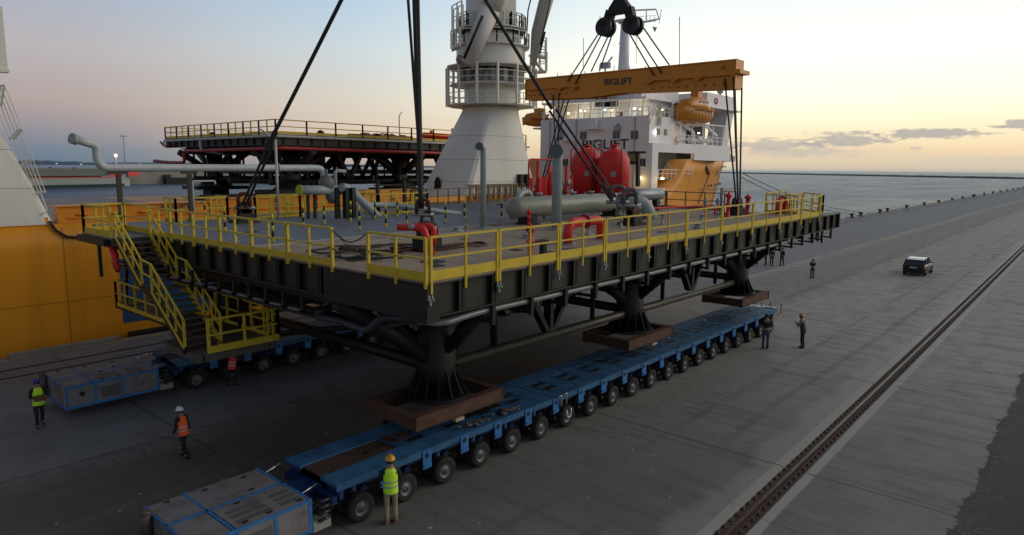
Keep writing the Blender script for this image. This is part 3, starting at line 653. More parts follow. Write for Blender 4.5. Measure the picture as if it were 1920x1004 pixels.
def redtank(x, y, r, h, lab):
    t = thing('firewater_tank', lab, 'tank', (x, y, zt(x)), 'upright red tanks'); z = zt(x)
    g = MB(); g.lathe((x, y, z), [(r, .15), (r, h*.72), (r*.96, h*.79), (r*.8, h*.87), (r*.5, h*.93), (.2, h*.955), (.18, h), (.26, h), (.26, h+.08), (.02, h+.1)], 28); g.build('tank_shell', RED, t)
    g = MB(); g.lathe((x, y, z+h*.4), [(r+.02, 0), (r+.02, .06)], 28, smooth=False); g.build('tank_band', RED2, t)
    for hh in (.2, .62): g = MB(); g.lathe((x, y, z+h*hh), [(r+.006, 0), (r+.006, .02)], 28, smooth=False); g.build('weld_seam', RED2, t)
    d_ = Vector((-x, -y, 0)).normalized(); s_ = Vector((-d_.y, d_.x, 0)); c_ = Vector((x, y, z))+d_*(r+.03)
    g = MB(); g.bar(c_+Vector((0, 0, h*.5)), c_+Vector((0, 0, h*.58)), .3, .02, up=tuple(d_)); g.build('name_plate', GALV, t)
    g = MB(); q_ = c_+s_*.45+d_*.05; g.pipe([q_+Vector((0, 0, .1)), q_+Vector((0, 0, h*.9)), q_-d_*.5+Vector((0, 0, h*.97))], .045, .2, 8); g.build('riser_pipe', RED2, t)
    g = MB(); g.lathe((x, y, z), [(r*.9, 0), (r*.9, .15)], 20, smooth=False); g.build('skirt', BLK2, t); return t
q = far(1149, 360, 37.0, 22.6); redtank(q.x, q.y, 1.0, 3.75, 'upright red tank nearest the ship superstructure, right of the pair'); q = far(1099, 360, 35.8, 26.2); redtank(q.x, q.y, 1.0, 3.75, 'upright red tank behind the slanting sling, left of the pair')
t = thing('fire_skid', 'red steel pipe frame with ladders around the red tanks', 'pipe frame', (33, 25.6, zt(33)))
g = MB(); Z = zt(34)
for x in (31.2, 31.6, 32.0, 32.4, 32.8, 33.2, 33.6, 34.0): g.tube([(x, 25.8-.3*(x-31), Z), (x, 25.8-.3*(x-31), Z+2.3+.5*sin(x*7))], .10, 8)
g.pipe([(31.7, 26.4, Z), (31.7, 26.4, Z+2.9), (34.2, 26.4, Z+2.9), (34.2, 25.6, Z+2.9)], .05, .3, 8); g.pipe([(33.5, 24.6, Z+2.2), (33.5, 24.6, Z+3.55), (36.0, 24.0, Z+3.55), (36, 24, Z+3)], .05, .2, 8)
g.pipe([(32.2, 25.1, Z), (32.2, 25.1, Z+2.1), (32.9, 25.1, Z+2.1), (32.9, 25.1, Z)], .09, .3, 8); g.box(31.5, 33.4, 25.4, 25.5, Z+.1, Z+1.8)
g.build('red_pipes', RED, t)
g = MB()
for x, z in ((32.2, 1.2), (33.0, 1.5), (33.3, .9), (34.8, .7)): g.tube([(x, 24.4, Z+z-.2), (x, 24.4, Z+z+.25)], .1, 8); g.lathe((x, 24.35, Z+z+.1), [(.16, -.04), (.16, .04)], 10, 'Y')
g.tube([(34.4, 23.0, Z+1.1), (36.5, 22.9, Z+1.15)], .04, 6); g.each('valve', GALV, t)
# goose-neck vents
def vent(x, y, h, r, ddx, ddy, lab):
    t = thing('vent_pipe', lab, 'vent pipe', (x, y, zt(x)), 'upright grey vent pipes with turned-over tops'); z = zt(x); k = r*2.1
    g = MB(); g.pipe([(x, y, z), (x, y, z+h), (x+ddx, y+ddy, z+h+.04)], r, k, 16); g.build('pipe_body', GRP, t)
    d = Vector((ddx, ddy, 0)).normalized(); e = Vector((x+ddx, y+ddy, z+h+.04))
    g = MB(); g.tube([e-d*.02, e+d*.10], r*1.35, 18); g.build('end_flange', mat('dark_grey_flange', (.11, .13, .13), .5), t)
    g = MB(); g.lathe((x, y, z), [(r*1.8, 0), (r*1.8, .05), (r*1.2, .06), (r*1.2, .1)], 16, smooth=False); g.lathe((x, y, z+h*.72), [(r*1.08, 0), (r*1.08, .05)], 16, smooth=False); g.each('deck_collar', GALV, t)
vent(20.4, 19.4, far(895, 277, 20.4, 19.4).z-zt(20.4), .12, -.32, -.12, 'thin grey vent pipe with turned-over top in front of the crane pedestal')
vent(22.1, 16.9, far(1030, 286, 22.1, 16.9).z-zt(22.1), .205, -.42, -.25, 'thick grey vent pipe with dark open end in front of the long tank')
# large elbow on deck right of the shackle
t = thing('pipe_elbow', 'fat grey pipe elbow with dark open mouth beside the sling shackle', 'pipe', (29.6, 17, zt(29))); Z = zt(29)
g = MB(); g.pipe([(28.4, 17.9, Z+.85), (29.4, 17.1, Z+.85), (29.7, 16.9, Z+.0)], .33, .6, 16); g.build('elbow_body', GRP, t)
g = MB(); g.tube([(28.36, 17.93, Z+.85), (28.46, 17.85, Z+.85)], .40, 18); g.build('end_flange', mat('dark_grey_flange', (.1, .1, .1)), t)
# vessel cylinder at far right (galvanised)
t = thing('filter_vessel', 'dark green-grey horizontal filter drum on black legs right of the red tanks', 'vessel', (34.6, 19.6, zt(34))); Z = zt(34)
g = MB(); g.lathe((0, 19.9, Z+.95), [(.25, 33.0), (.34, 33.1), (.34, 35.9), (.25, 36.0)], 18, 'X'); g.build('drum', GALV, t)
g = MB()
for x in (33.4, 35.4): g.box(x, x+.25, 19.7, 20.1, Z, Z+.75)
g.each('leg', BLK2, t)
# pipe into the tank from the left
t = thing('inlet_pipe', 'slanting grey pipe bend with rusty flanges behind the long tank', 'pipe', (24, 21, zt(24))); Z = zt(24)
g = MB(); g.pipe([(23.6, 20.6, Z+.2), (24.6, 21, Z+1.3), (25.6, 21.2, Z+1.35), (25.8, 21.2, Z)], .14, .4, 12); g.build('pipe_body', GRP, t)
g = MB()
for k in range(9):
    a = random.uniform(24.9, 26.4); y = random.uniform(20.6, 21.6); h = random.uniform(.5, 1.25)
    g.tube([(a, y, Z), (a, y, Z+h)], random.uniform(.03, .08), 6); g.lathe((a, y, Z+h*.8), [(.13, -.04), (.13, .04)], 8)
g.each('valve', mat('rusty_valves', (.2, .13, .10), .6, var=.5), t)
# red fire fittings
def hyd(x, y, h, lab, w=.07):
    t = thing('hydrant', lab, 'hydrant', (x, y, zt(x)), 'red upright fire hydrants'); z = zt(x)
    g = MB(); g.lathe((x, y, z), [(w*1.9, 0), (w*1.9, .05), (w*1.1, .06), (w, h*.45), (w*1.7, h*.46), (w*1.7, h*.52), (w, h*.53), (w*1.1, h*.78), (w*1.9, h*.8), (w*1.7, h*.88), (w*.7, h*.93), (w*.4, h)], 12); g.build('hydrant_body', RED, t)
    g = MB(); g.lathe((x, y, z+h*.83), [(w*.7, -w*2.2), (w*.7, w*2.2)], 8, 'X'); g.build('outlet', RED2, t)
hyd(14.95, 12.35, .98, 'tall red hydrant just inside the front railing', .075); hyd(22.4, 18.6, .75, 'short red standpipe at the left end of the grey tank', .06)
hyd(33.4, 14.6, 1.3, 'red hydrant left of the spreader slings at the deck right end', .09); hyd(36.6, 14.9, 1.05, 'plain red post right of the spreader slings', .11)
def arch(x, y, w, h, r, lab, ddy=0.):
    t = thing('fire_pipe_bend', lab, 'pipe', (x, y, zt(x)), 'red arched fire pipes'); z = zt(x)
    g = MB(); g.pipe([(x, y, z), (x, y, z+h), (x+w, y+ddy, z+h), (x+w, y+ddy, z)], r, h*1.15, 14); g.build('pipe_body', RED, t)
    g = MB(); g.tube([(x+w/2-.05, y+ddy/2, z+h), (x+w/2+.05, y+ddy/2, z+h)], r*1.5, 14); g.each('flange', RED2, t)
    g = MB(); g.lathe((x, y, z), [(r*1.7, 0), (r*1.7, .05)], 14, smooth=False); g.lathe((x+w, y+ddy, z), [(r*1.7, 0), (r*1.7, .05)], 14, smooth=False); g.each('deck_collar', GALV, t)
arch(18.3, 13.5, 2.1, .72, .165, 'thick red arched pipe bend behind the front railing', .1); arch(37.1, 13.4, 0.95, .72, .18, 'red arched pipe bend at the right end of the deck')
t = thing('fire_pipe_bend', 'red pipe bend hooked around the sling shackle at the front corner', 'pipe', (13.6, 15, zt(13)), 'red arched fire pipes'); Z = zt(13)
g = MB(); g.pipe([(13.1, 15.95, Z+.78), (13.3, 15.4, Z+.78), (13.35, 15.1, Z+.78), (13.45, 14.85, Z)], .105, .35, 12); g.pipe([(13.9, 15.3, Z+.2), (13.95, 15.3, Z+.8), (13.6, 15.8, Z+.8)], .09, .2, 10); g.each('pipe_body', RED, t)
g = MB(); g.ell((13.2, 15.45, Z+.80), (.11, .11, .09)); g.build('gauge', GALV, t)
t = thing('fire_main', 'thin red pipe run with valves along the right half of the deck', 'pipe', (33, 17, zt(33))); Z = zt(32)
g = MB(); g.pipe([(29.5, 16.9, Z), (29.5, 16.9, Z+.5), (34.9, 16.0, Z+.52), (34.9, 16.0, Z)], .05, .2, 8); g.pipe([(33.8, 21.3, Z+1.1), (34.6, 21.0, Z+1.1), (34.7, 20.9, Z)], .12, .4, 10)
g.tube([(32.9, 15.6, Z), (32.9, 15.6, Z+.95)], .04, 6); g.tube([(33.9, 15.4, Z), (33.9, 15.4, Z+.95)], .04, 6); g.build('pipe_body', RED, t)
g = MB()
for x, y in ((30.3, 16.8), (32.9, 15.6), (33.9, 15.4)): g.lathe((x, y, Z+.8), [(.05, -.1), (.12, -.06), (.12, .06), (.05, .12)], 8); g.tube([(x-.12, y, Z+.66), (x+.15, y, Z+.66)], .07, 8)
g.each('valve', GALV, t)
t = thing('pipe_rack_frame', 'grey upright hoop frame by the spreader slings', 'frame', (36, 16, zt(36))); Z = zt(36)
g = MB(); g.pipe([(34.9, 15.7, Z), (34.9, 15.7, Z+1.25), (36.6, 15.6, Z+1.2), (36.6, 15.6, Z)], .05, .2, 8); g.bar((34.9, 15.7, Z+.6), (36.6, 15.6, Z+.6), .04); g.build('hoop', mat('grey_hoop', (.2, .2, .18), .5), t)
g = MB(); g.bar((39.0, 17.5, Z), (39.0, 17.5, Z+1.3), .12); g.bar((36, 17.5, Z+1.25), (41.8, 17.4, Z+1.2), .05)
g.build('brace', BROWN, t)
t = thing('support_stand', 'small black bracket stand right of the tall red hydrant', 'stand', (15.6, 12.4, zt(15))); Z = zt(15.5)
g = MB(); g.box(15.55, 15.72, 12.35, 12.5, Z, Z+.42); g.each('stand_post', BLK2, t); g = MB(); g.box(15.1, 15.75, 12.3, 12.55, Z+.42, Z+.47); g.build('stand_top', BLK2, t)
# striped posts
SY = mat('post_yellow', (.62, .50, .03), .5, var=.1)
def spost(lab, h=.95):
    t = thing('striped_post', lab, 'post', (0, 0, 0), 'black and yellow striped posts standing on the deck', org=(0, 0, 0))
    n = 5; g1 = MB(); g2 = MB()
    for i in range(n): (g1 if i % 2 else g2).lathe((0, 0, 0), [(.045, h*i/n), (.045, h*(i+1)/n)], 8, smooth=True)
    g1.each('black_band', BLK2, t); g2.each('yellow_band', SY, t); g = MB(); g.lathe((0, 0, 0), [(.1, 0), (.1, .02)], 10, smooth=False); g.build('foot', GALV, t); return t
sp = [(16.5, 22.5, 'striped post nearest the camera in front of the valve group'), (17.9, 22.6, 'striped post second from left in the middle deck row'), (19.7, 23.4, 'striped post third in the middle deck row, beside the vertical sling'), (12.0, 21.2, 'striped post in front of the white mast behind the left railing'), (11.2, 22.2, 'striped post at the left deck railing'), (21.3, 22.6, 'striped post just right of the vertical slings'), (22.9, 23.0, 'striped post left of the thin vent pipe'), (24.2, 21.8, 'striped post right of the thin vent pipe'),
      (15.9, 25.6, 'striped post left of the yellow capped pipe'), (17.2, 26.0, 'striped post under the yellow capped pipe'), (18.6, 26.0, 'striped post before the grey manifold'), (20.2, 26.3, 'striped post right of the grey manifold'), (21.8, 26.6, 'striped post by the orange bulwark'), (23.4, 27, 'striped post far behind the vertical slings'), (12.6, 25.8, 'striped post by the far left lifting block'), (14.0, 30.5, 'striped post by the far left yellow cage')]
s0 = spost(sp[0][2])
for i, (x, y, lab) in enumerate(sp):
    o = s0 if i == 0 else dup(s0, None); o.location = (x, y, zt(x)); o['label'] = lab
# small deck fittings
ft = mat('deck_fitting_white', (.35, .35, .33), .5)
def fitting(k, lab):
    t = thing('deck_fitting', lab, 'deck fitting', (0, 0, 0), 'small pale pipe stubs scattered on the tan deck', org=(0, 0, 0))
    g = MB(); h = (.42, .12, .34)[k]; w = (.05, .13, .07)[k]; g.lathe((0, 0, 0), [(w*2.2, 0), (w*2.2, .03), (w, .04), (w, h), (w*1.5, h), (w*1.5, h+.04)], 10); g.build('stub', ft, t)
    g = MB(); g.lathe((0, 0, 0), [(w*3, .0), (w*3, .008)], 12, smooth=False); g.build('ring_plate', GALV, t); return t
fl = [(17.6, 17.6, 0, 'thin pale stub left of the thin vent pipe'), (18.9, 15.8, 1, 'flat pale stub before the thin vent pipe'), (20.5, 15.2, 1, 'flat pale stub behind the tall red hydrant'), (21.5, 14.9, 2, 'pale valve stub left of the red arched pipe'), (24.6, 15.4, 2, 'pale valve stub below the thick vent pipe'), (27.4, 15.0, 0, 'pale stub in front of the middle lifting block'), (29.6, 14.2, 2, 'pale valve stub in front of the fat elbow'), (31.3, 14.2, 2, 'pale valve stub midway along the right deck half'), (27.2, 13.2, 1, 'flat pale stub behind the front railing at mid deck'), (24.9, 17.6, 2, 'pale stub below the grey tank'), (29.3, 18.2, 0, 'pale stub under the right end of the grey tank'), (19.0, 19.5, 1, 'flat stub at the edge of the grey painted deck')]
ks = {}
for x, y, k, lab in fl:
    if k not in ks: ks[k] = fitting(k, lab); o = ks[k]
    else: o = dup(ks[k], None, label=lab)
    o.location = (x, y, zt(x)); o['label'] = lab
# ropes and hoses lying on the deck
for i, (cx, cy, rx, ry, m_, lab) in enumerate(((13.6, 16.6, 1.5, .9, RUST, 'brown rope lying in loose loops round the front lifting block'), (11.9, 15.8, 1.1, 1.3, WIRE, 'dark hose looping across the deck inside the chained gap'), (15.0, 15.6, 1.6, .5, RUST, 'rusty rope stretched in flat loops right of the front lifting block'), (12.4, 17.6, 1.3, .7, RUSTD, 'brown hose loops on the tan deck near the left railing'))):
    g = MB(); pts = []; rr = random.Random(i+11); k = 0
    for j in range(54):
        a = j*.33; q = .55+.45*sin(j*.17+i); pts.append((cx+rx*cos(a)*q+.12*rr.uniform(-1, 1), cy+ry*sin(a)*q+.08*rr.uniform(-1, 1), zt(cx)+.04+.012*(j % 5)))
    g.tube(pts, .03, 6); g.build('rope_coil', m_, label=lab, cat='rope')
# light post and pipe gallows on the left side of the deck
t = thing('lamp_mast', 'tall thin white mast with a slanting head on the deck at left', 'mast', (17.6, 30.9, zt(17))); X, Y = 17.2, 29.8; b0 = far(512, 400, X, Y); t0 = far(512, 262, X, Y)
g = MB(); g.tube([(X, Y, zt(17)), (X, Y, t0.z)], .06, 8); g.tube([(X, Y, t0.z-.05), (X-.55, Y+.15, t0.z+.38)], .05, 8); g.build('mast_pole', WHP, t); g = MB(); g.bar((X-.5, Y+.13, t0.z+.36), (X-.75, Y+.2, t0.z+.5), .12, .05); g.build('lamp_head', GALV, t)
t = thing('flare_boom_pipe', 'long white overhead pipe carried on black posts with an upturned open end', 'pipe', (15, 31.5, zt(15))); Z = 9.12; yy = 31.5
pts = [(9.35, yy-.2, Z+1.12), (9.9, yy, Z+.98), (10.15, yy, Z+.9), (10.15, yy, Z), (20.9, yy, Z+.05), (20.9, yy, Z-1.2), (20.9, yy-.9, Z-1.3)]
g = MB(); g.pipe(pts, .165, .45, 14); g.build('pipe_body', WHP, t)
g = MB(); g.tube([(9.2, yy-.25, Z+1.15), (9.38, yy-.19, Z+1.11)], .22, 14); g.tube([(18.2, yy, Z+.04), (18.26, yy, Z+.04)], .24, 12); g.each('flange', GRP, t)
for x in (10.9, 13.85): g = MB(); g.bar((x, yy, zt(x)), (x, yy, Z-.22), .17); g.bar((x-.35, yy, Z-.2), (x+.35, yy, Z-.2), .18, .1); g.build('support_post', mat('dark_brown_post', (.05, .04, .03), .6), t)
t = thing('pipe_gallows', 'slim white inverted-L pipe on the left part of the deck', 'pipe', (13.5, 28, zt(13))); q = far(361, 340, 13.0, 28.5)
g = MB(); g.pipe([(q.x, q.y, zt(13)), (q.x, q.y, q.z), (q.x+.95, q.y, q.z), (q.x+.95, q.y, q.z-.15)], .035, .08, 8); g.build('pipe_body', WHP, t)
# manifold
t = thing('pipe_manifold', 'cluster of grey pipes with a yellow end cap on black supports at deck rear', 'pipework', (20, 28, zt(20))); Z = zt(20)
a = far(562, 357, 17.6, 28.2); b2 = far(640, 357, 20.4, 28.2); g = MB()
g.tube([a, b2], .22, 14); g.pipe([far(640, 352, 20.2, 27.6), far(652, 352, 21.2, 27.4), (21.0, 27.0, Z)], .2, .5, 12); g.pipe([far(648, 322, 22, 29), far(628, 320, 21.2, 29.2), far(630, 370, 21.2, 29.2)], .09, .2, 8)
q1 = far(650, 388, 22, 26.5); g.pipe([q1, far(700, 384, 24.5, 26.3), far(738, 385, 25.5, 26.2), (25.8, 26.2, Z)], .14, .4, 12); g.build('pipe_body', GRP, t)
g = MB(); d = (a-b2).normalized(); g.tube([a, a+d*.05], .25, 16); g.build('end_cap', mat('lime_cap', (.45, .48, .05), .5), t)
g = MB(); c = far(612, 345, 19.6, 28.2); g.ell(c, (.38, .38, .42), 12, 8); g.ell(far(622, 368, 19.9, 28.2), (.3, .3, .35), 10, 7); g.lathe(c+Vector((0, 0, .3)), [(.25, 0), (.25, .06), (.08, .08), (.08, .4)], 12); g.each('valve', mat('mottled_grey_valve', (.15, .15, .14), .6, var=.4, scale=6), t)
for px_, w in ((577, .12), (590, .12), (632, .2), (650, .28), (662, .2)): q = far(px_, 375, 19.6, 28.2); g = MB(); g.bar((q.x, q.y, Z-.02), (q.x, q.y, 8.45 if px_ < 600 else 8.25), w); g.build('support_post', BLK, t)
# yellow cages at the far left of the deck
for (x0, y0, x1, y1, lab) in ((13.2, 31.6, 15.6, 31.6, 'yellow barrier rail round the far left lifting block'), (16.4, 30.5, 18.8, 30.5, 'yellow barrier rail right of the white mast'), (22.2, 28.6, 25.4, 28.4, 'yellow barrier rail beside the grey manifold pipes')):
    g = MB(True); rail(g, (x0, y0, ZD), (x1, y1, ZD), 3, 1.05, .12, .05); rail(g, (x1, y1, ZD), (x1+.1, y1+1.3, ZD), 2, 1.05, .12, .05); rail(g, (x0, y0, ZD), (x0+.1, y0+1.3, ZD), 2, 1.05, .12, .05); g.build('barrier_rail', YEL, label=lab, cat='railing', group='yellow barrier rails on the deck')
g = T(); 
for x in (22.4, 24.2): g.bar((x, 28.9, ZD), (x, 28.9, ZD+1.75), .16); g.bar((x-.1, 29.1, ZD+1.75), (x-.1, 29.1, ZD+2.0), .1)
g.bar((22.2, 28.9, ZD+1.5), (24.6, 28.9, ZD+1.5), .08); g.build('equipment_posts', BLK2, label='pair of dark upright posts with pale tops behind the manifold', cat='posts')
# load frames under the columns
fl = ['brown steel frame under the nearest column, floating above the front transporter', 'brown steel frame under the middle front column', 'brown steel frame under the right front column, above the far end of the transporter', 'brown steel frame under the rear left column behind the stairs', 'brown steel frame under the middle rear column', 'brown steel frame under the right rear column']
k = 0
for cy in CY:
    for cx in CX:
        ex = TILT*(cx-10.3); z = 1.72+ex; t = thing('load_frame', fl[k], 'steel frame', (cx, cy, z), 'brown steel frames under the columns'); k += 1
        for nm, (a, b_, c_, d_) in (('long_beam', (-1.9, 1.9, -1.18, -.9)), ('long_beam', (-1.9, 1.9, .9, 1.18))):
            g = MB(); g.box(cx+a, cx+b_, cy+c_, cy+d_, z, z+.03); g.box(cx+a, cx+b_, cy+c_, cy+d_, z+.39, z+.42); ym = cy+(c_+d_)/2; s = -.09 if c_ < 0 else .09; g.box(cx+a+.01, cx+b_-.01, ym+s-.015, ym+s+.015, z+.03, z+.39)
            for e in (a+.02, b_-.05): g.box(cx+e, cx+e+.03, cy+c_+.005, cy+d_-.005, z+.03, z+.39)
            g.build(nm, RUST, t)
        for e in (-1.88, 1.65): g = MB(); g.box(cx+e, cx+e+.24, cy-.9, cy+.9, z+.02, z+.40); g.build('cross_beam', RUST, t)
        g = MB(); g.lathe((cx, cy, z+.40), [(1.1, 0), (1.1, .05)], 24, smooth=False); g.build('bearing_pad', BLK2, t)
g = MB(); g.box(13.9, 14.25, 14.32, 14.5, 1.60, 1.70); g.build('timber_wedge', mat('pale_timber', (.42, .36, .26), .8), label='pale timber wedge under the nearest brown frame', cat='timber')
g = MB(); g.box(25.9, 26.3, 14.4, 14.6, 1.66, 1.76); g.build('timber_wedge', MATS['pale_timber'], label='pale timber wedge under the middle brown frame', cat='timber')
# ------------------------------------------------------------ transporters
def wheel_proto():
    w = thing('wheel', None, None, (0, 0, 0), org=(0, 0, 0))
    g = MB(); g.lathe((0, 0, 0), [(.20, -.12), (.30, -.135), (.345, -.11), (.36, -.06), (.36, .06), (.345, .11), (.30, .135), (.20, .12)], 22, 'Y', cap=False)
    for k in range(22):
        a = 2*pi*k/22
        for s in (-1, 1): c = Vector((cos(a)*.355, s*.055, sin(a)*.355)); g.bar(c-Vector((0, .045*1, 0)), c+Vector((0, .045, 0)), .03, .02, up=(cos(a), 0, sin(a)))
    ty = g.build('tyre', TYRE, w)
    g = MB(); g.lathe((0, 0, 0), [(.205, -.125), (.20, -.10), (.17, -.07), (.10, -.055), (.09, -.10), (.05, -.105), (.02, -.105)], 18, 'Y', cap=False); g.lathe((0, 0, 0), [(.21, .12), (.20, .05), (.02, .05)], 14, 'Y', cap=False); g.build('rim', RIM, w)
    return w
WP = wheel_proto()
def transporter(x0, n, sp, yn, label, xp0, steer):
    zt_ = 1.30; wd = 2.45; y0, y1 = yn, yn+wd; xe = x0+(n-1)*sp+.85
    t = thing('transporter', label, 'transporter', ((x0+xe)/2, (y0+y1)/2, 0), 'blue self-propelled platform transporters'); o = ORG[t.name]
    xs0 = x0-.75; un = 6*sp; a = xs0; parts = []
    while a < xe-.5:
        b2 = min(a+un, xe); parts.append((a, b2-.06)); a = b2
    for i, (a, b2) in enumerate(parts):
        g = MB(); g.box(a, b2, y0+.02, y0+.75, zt_-.10, zt_); g.box(a, b2, y1-.75, y1-.02, zt_-.10, zt_)
        # centre deck made of plates with sunken slots between
        if i == 0 and xp0 is not None: c0 = a+2.6
        else: c0 = a
        g.box(c0, b2, y0+.75, y1-.75, zt_-.09, zt_-.012)
        g.box(a, b2, y0+.02, y0+.05, zt_-.20, zt_-.1); g.box(a, b2, y1-.05, y1-.02, zt_-.20, zt_-.1)
        x = c0+.35
        while x < b2-.6: g.box(x, x+.04, y0+.1, y1-.1, zt_-.012, zt_+.006); x += sp/2
        g.build('deck_platform', BLUE, t)
        g = MB(); g.box(a+.1, b2-.1, y0+.62, y1-.62, .68, zt_-.10); g.box(a+.2, b2-.2, y0+.3, y1-.3, .98, zt_-.102)
        for k in range(int((b2-a)/sp)+1):
            xx = a+.1+k*sp; 
            if xx < b2-.1: g.box(xx, xx+.12, y0+.06, y1-.06, .85, zt_-.10)
        g.build('spine_frame', BLUED, t)
        g = MB(); x = c0+.4; k = 0
        while x < b2-.9:
            for yy in (y0+.78, y0+1.28): g.box(x, x+.62, yy, yy+.22, zt_-.008, zt_-.003)
            x += sp*.98; k += 1
        g.each('deck_slot', BLK2, t)
        if c0 > a: g = MB(); g.box(a+.1, c0, y0+.752, y1-.752, zt_-.12, zt_-.05); g.build('rusty_well', RUSTD, t)
    g = MB(); gb = MB()
    for k in range(n):
        xx = x0+k*sp+sp/2
        if xx > xe-.2: continue
        for yy in (y0, y1): 
            s = -1 if yy == y0 else 1
            g.box(xx-.16, xx+.16, yy-.02, yy+.02, zt_-.56, zt_-.03); g.box(xx-.14, xx+.14, yy-.05 if s < 0 else yy, yy if s < 0 else yy+.05, zt_-.5, zt_-.44)
            gb.box(xx-.09, xx+.05, yy-.026 if s < 0 else yy+.02, yy-.02 if s < 0 else yy+.026, zt_-.24, zt_-.10)
    g.each('axle_bracket', BLUEB, t); gb.each('number_plate', BLK2, t)
    g = MB(); ga = MB(); 
    for k in range(n):
        xx = x0+k*sp
        for yy in (y0+.42, y1-.42):
            g.tube([(xx, yy, .36), (xx, yy, .95)], .10, 8); g.bar((xx-.0, yy, .36), (xx+.4, yy, .78), .13, .2); ga.tube([(xx, yy-.40, .36), (xx, yy+.40, .36)], .07, 8)
    g.each('suspension_arm', BLUED, t); ga.each('axle', BLK2, t)
    for k in range(n):
        xx = x0+k*sp
        for yy, s in ((y0+.13, 1), (y0+.62, -1), (y1-.62, 1), (y1-.13, -1)):
            w = dup(WP, t, (Vector((xx, yy, .405))-o)); w.scale = (1.12, 1.05, 1.12); w.rotation_euler.z = steer[k % len(steer)]*.35+(pi if s < 0 and yy > y0+1 else 0)
    if yn < 20:
        for (xa, xb, ya, yb) in ((12.0, 12.9, y0+1.1, y1-.5), (14.9, 16.6, y0+.9, y0+1.5)): g = MB(); g.box(xa, xb, ya, yb, zt_-.008, zt_-.002); g.build('deck_opening', RUSTD if xa < 13 else BLK2, t)
    rr = random.Random(int(yn)); 
    for i in range(26): x = rr.uniform(x0, xe-.6); y = rr.uniform(y0+.1, y1-.4); g = MB(); g.box(x, x+rr.uniform(.05, .22), y, y+rr.uniform(.05, .12), zt_-.01, zt_+rr.uniform(.01, .05)); g.build('deck_socket', (BLK2, GALV, BLUED)[i % 3], t)
    # power pack
    if xp0 is not None:
        a, b2 = xp0, xs0-.75; zp = 1.20; yp0, yp1 = y0+.02, y1+.15; ym = (yp0+yp1)/2
        pk = thing('power_pack', None, None, (0, 0, 0)); pk.parent = t; pk.location = -o; ORG[pk.name] = Vector((0, 0, 0))
        g = MB(); g.box(a, b2, yp0, yp1, .42, zp-.02); g.build('hood_body', HOOD, pk)
        g = MB(); g.box(a+.05, b2-.05, ym+.08, yp1-.05, zp-.018, zp+.02); g.box(a+1.0, b2-.05, yp0+.05, ym-.06, zp-.018, zp+.02); g.box(a+.05, a+.88, yp0+.05, ym-.06, zp-.018, zp+.015); g.build('hood_panels', HOOD, pk)
        g = MB(); f = .07
        for (xa, xb, ya, yb) in ((a, b2, ym-.04, ym+.045), (a+.9, a+.96, yp0, yp1), (b2-.06, b2+.01, yp0-.01, yp1+.01), (a-.01, a+.03, yp0, yp1)): g.box(xa, xb, ya, yb, zp-.015, zp+.03)
        for xx in (a+.0, a+.95, a+1.9, b2-.07): g.box(xx, xx+.09, yp0-.012, yp0+.0, .40, zp+.03); g.box(xx, xx+.09, yp1, yp1+.012, .40, zp+.03)
        g.box(a-.01, b2+.01, yp0-.015, yp1+.015, .34, .44); g.box(a+.0, b2, yp0-.014, yp0, zp-.07, zp+.02)
        g.build('frame_trim', BLUEB, pk)
        g = MB()
        for i in range(3): g.box(a+1.15, a+2.0, yp0+.2+i*.27, yp0+.36+i*.27, zp+.021, zp+.028)
        for i in range(3): g.box(a+2.25, a+2.75, yp0+.2+i*.27, yp0+.38+i*.27, zp+.021, zp+.028)
        g.box(a+1.2, a+1.85, yp0-.02, yp0-.002, .55, .95); g.each('vent_grille', mat('grille_grey', (.10, .10, .10), .7, var=.4, scale=30), pk)
        g = MB()
        for (x, y) in ((a+.4, yp1-.2), (a+1.3, yp1-.25), (a+2.3, yp1-.3), (a+1.2, yp0+.1), (a+2.1, ym+.2), (a+1.5, ym-.2), (a+2.6, yp0+.1), (a+1.8, yp0+.1)): g.box(x, x+.13, y, y+.05, zp+.022, zp+.05)
        g.lathe((a+.55, yp0-.01, .85), [(.09, -.02), (.09, .0)], 12, 'Y'); g.each('latch', BLK2, pk)
        g = MB()
        for i in range(7): g.box(a-.02, a-.012, yp0, yp0+.1, .45+i*.1, .50+i*.1)
        g.each('warning_stripe', mat('stripe_red', (.6, .03, .03), .5), pk)
        g = MB()
        for i in range(7): g.box(a-.02, a-.012, yp0, yp0+.1, .50+i*.1, .55+i*.1)
        g.each('warning_stripe', mat('stripe_white', (.6, .6, .6), .5), pk)
        g = MB(); g.tube([(a-.12, yp1-.45, .55), (a-.12, yp1-.45, zp+.06)], .12, 12); g.box(a-.2, a, yp1-.75, yp1-.2, .5, .75); g.lathe((a-.12, yp1-.45, zp+.06), [(.13, 0), (.10, .07), (.05, .09)], 12); g.build('exhaust_stack', mat('exhaust_rust', (.12, .08, .065), .6, .3, var=.5), pk)
        g = MB(); rr = random.Random(5)
        for i in range(9):
            y = yp0+.15+i*.2; g.pipe([(b2, y, .95-.3*rr.random()), (b2+.35, y, .75+.3*rr.random()), (b2+.3, y+rr.uniform(-.2, .2), .5), (xs0+.15, y, .95)], .025, .2, 6)
        for i in range(4): g.tube([(b2+.2, yp0-.02, .55+i*.17), (b2+.5, yp0-.04, .6+i*.15)], .05, 6)
        g.build('hydraulic_hoses', mat('hose_black', (.02, .02, .02), .35), pk)
        g = MB(); g.box(b2+.05, b2+.55, yp0+.0, yp0+.35, .30, .56); g.build('tool_box', mat('pale_toolbox', (.27, .29, .25), .5), pk)
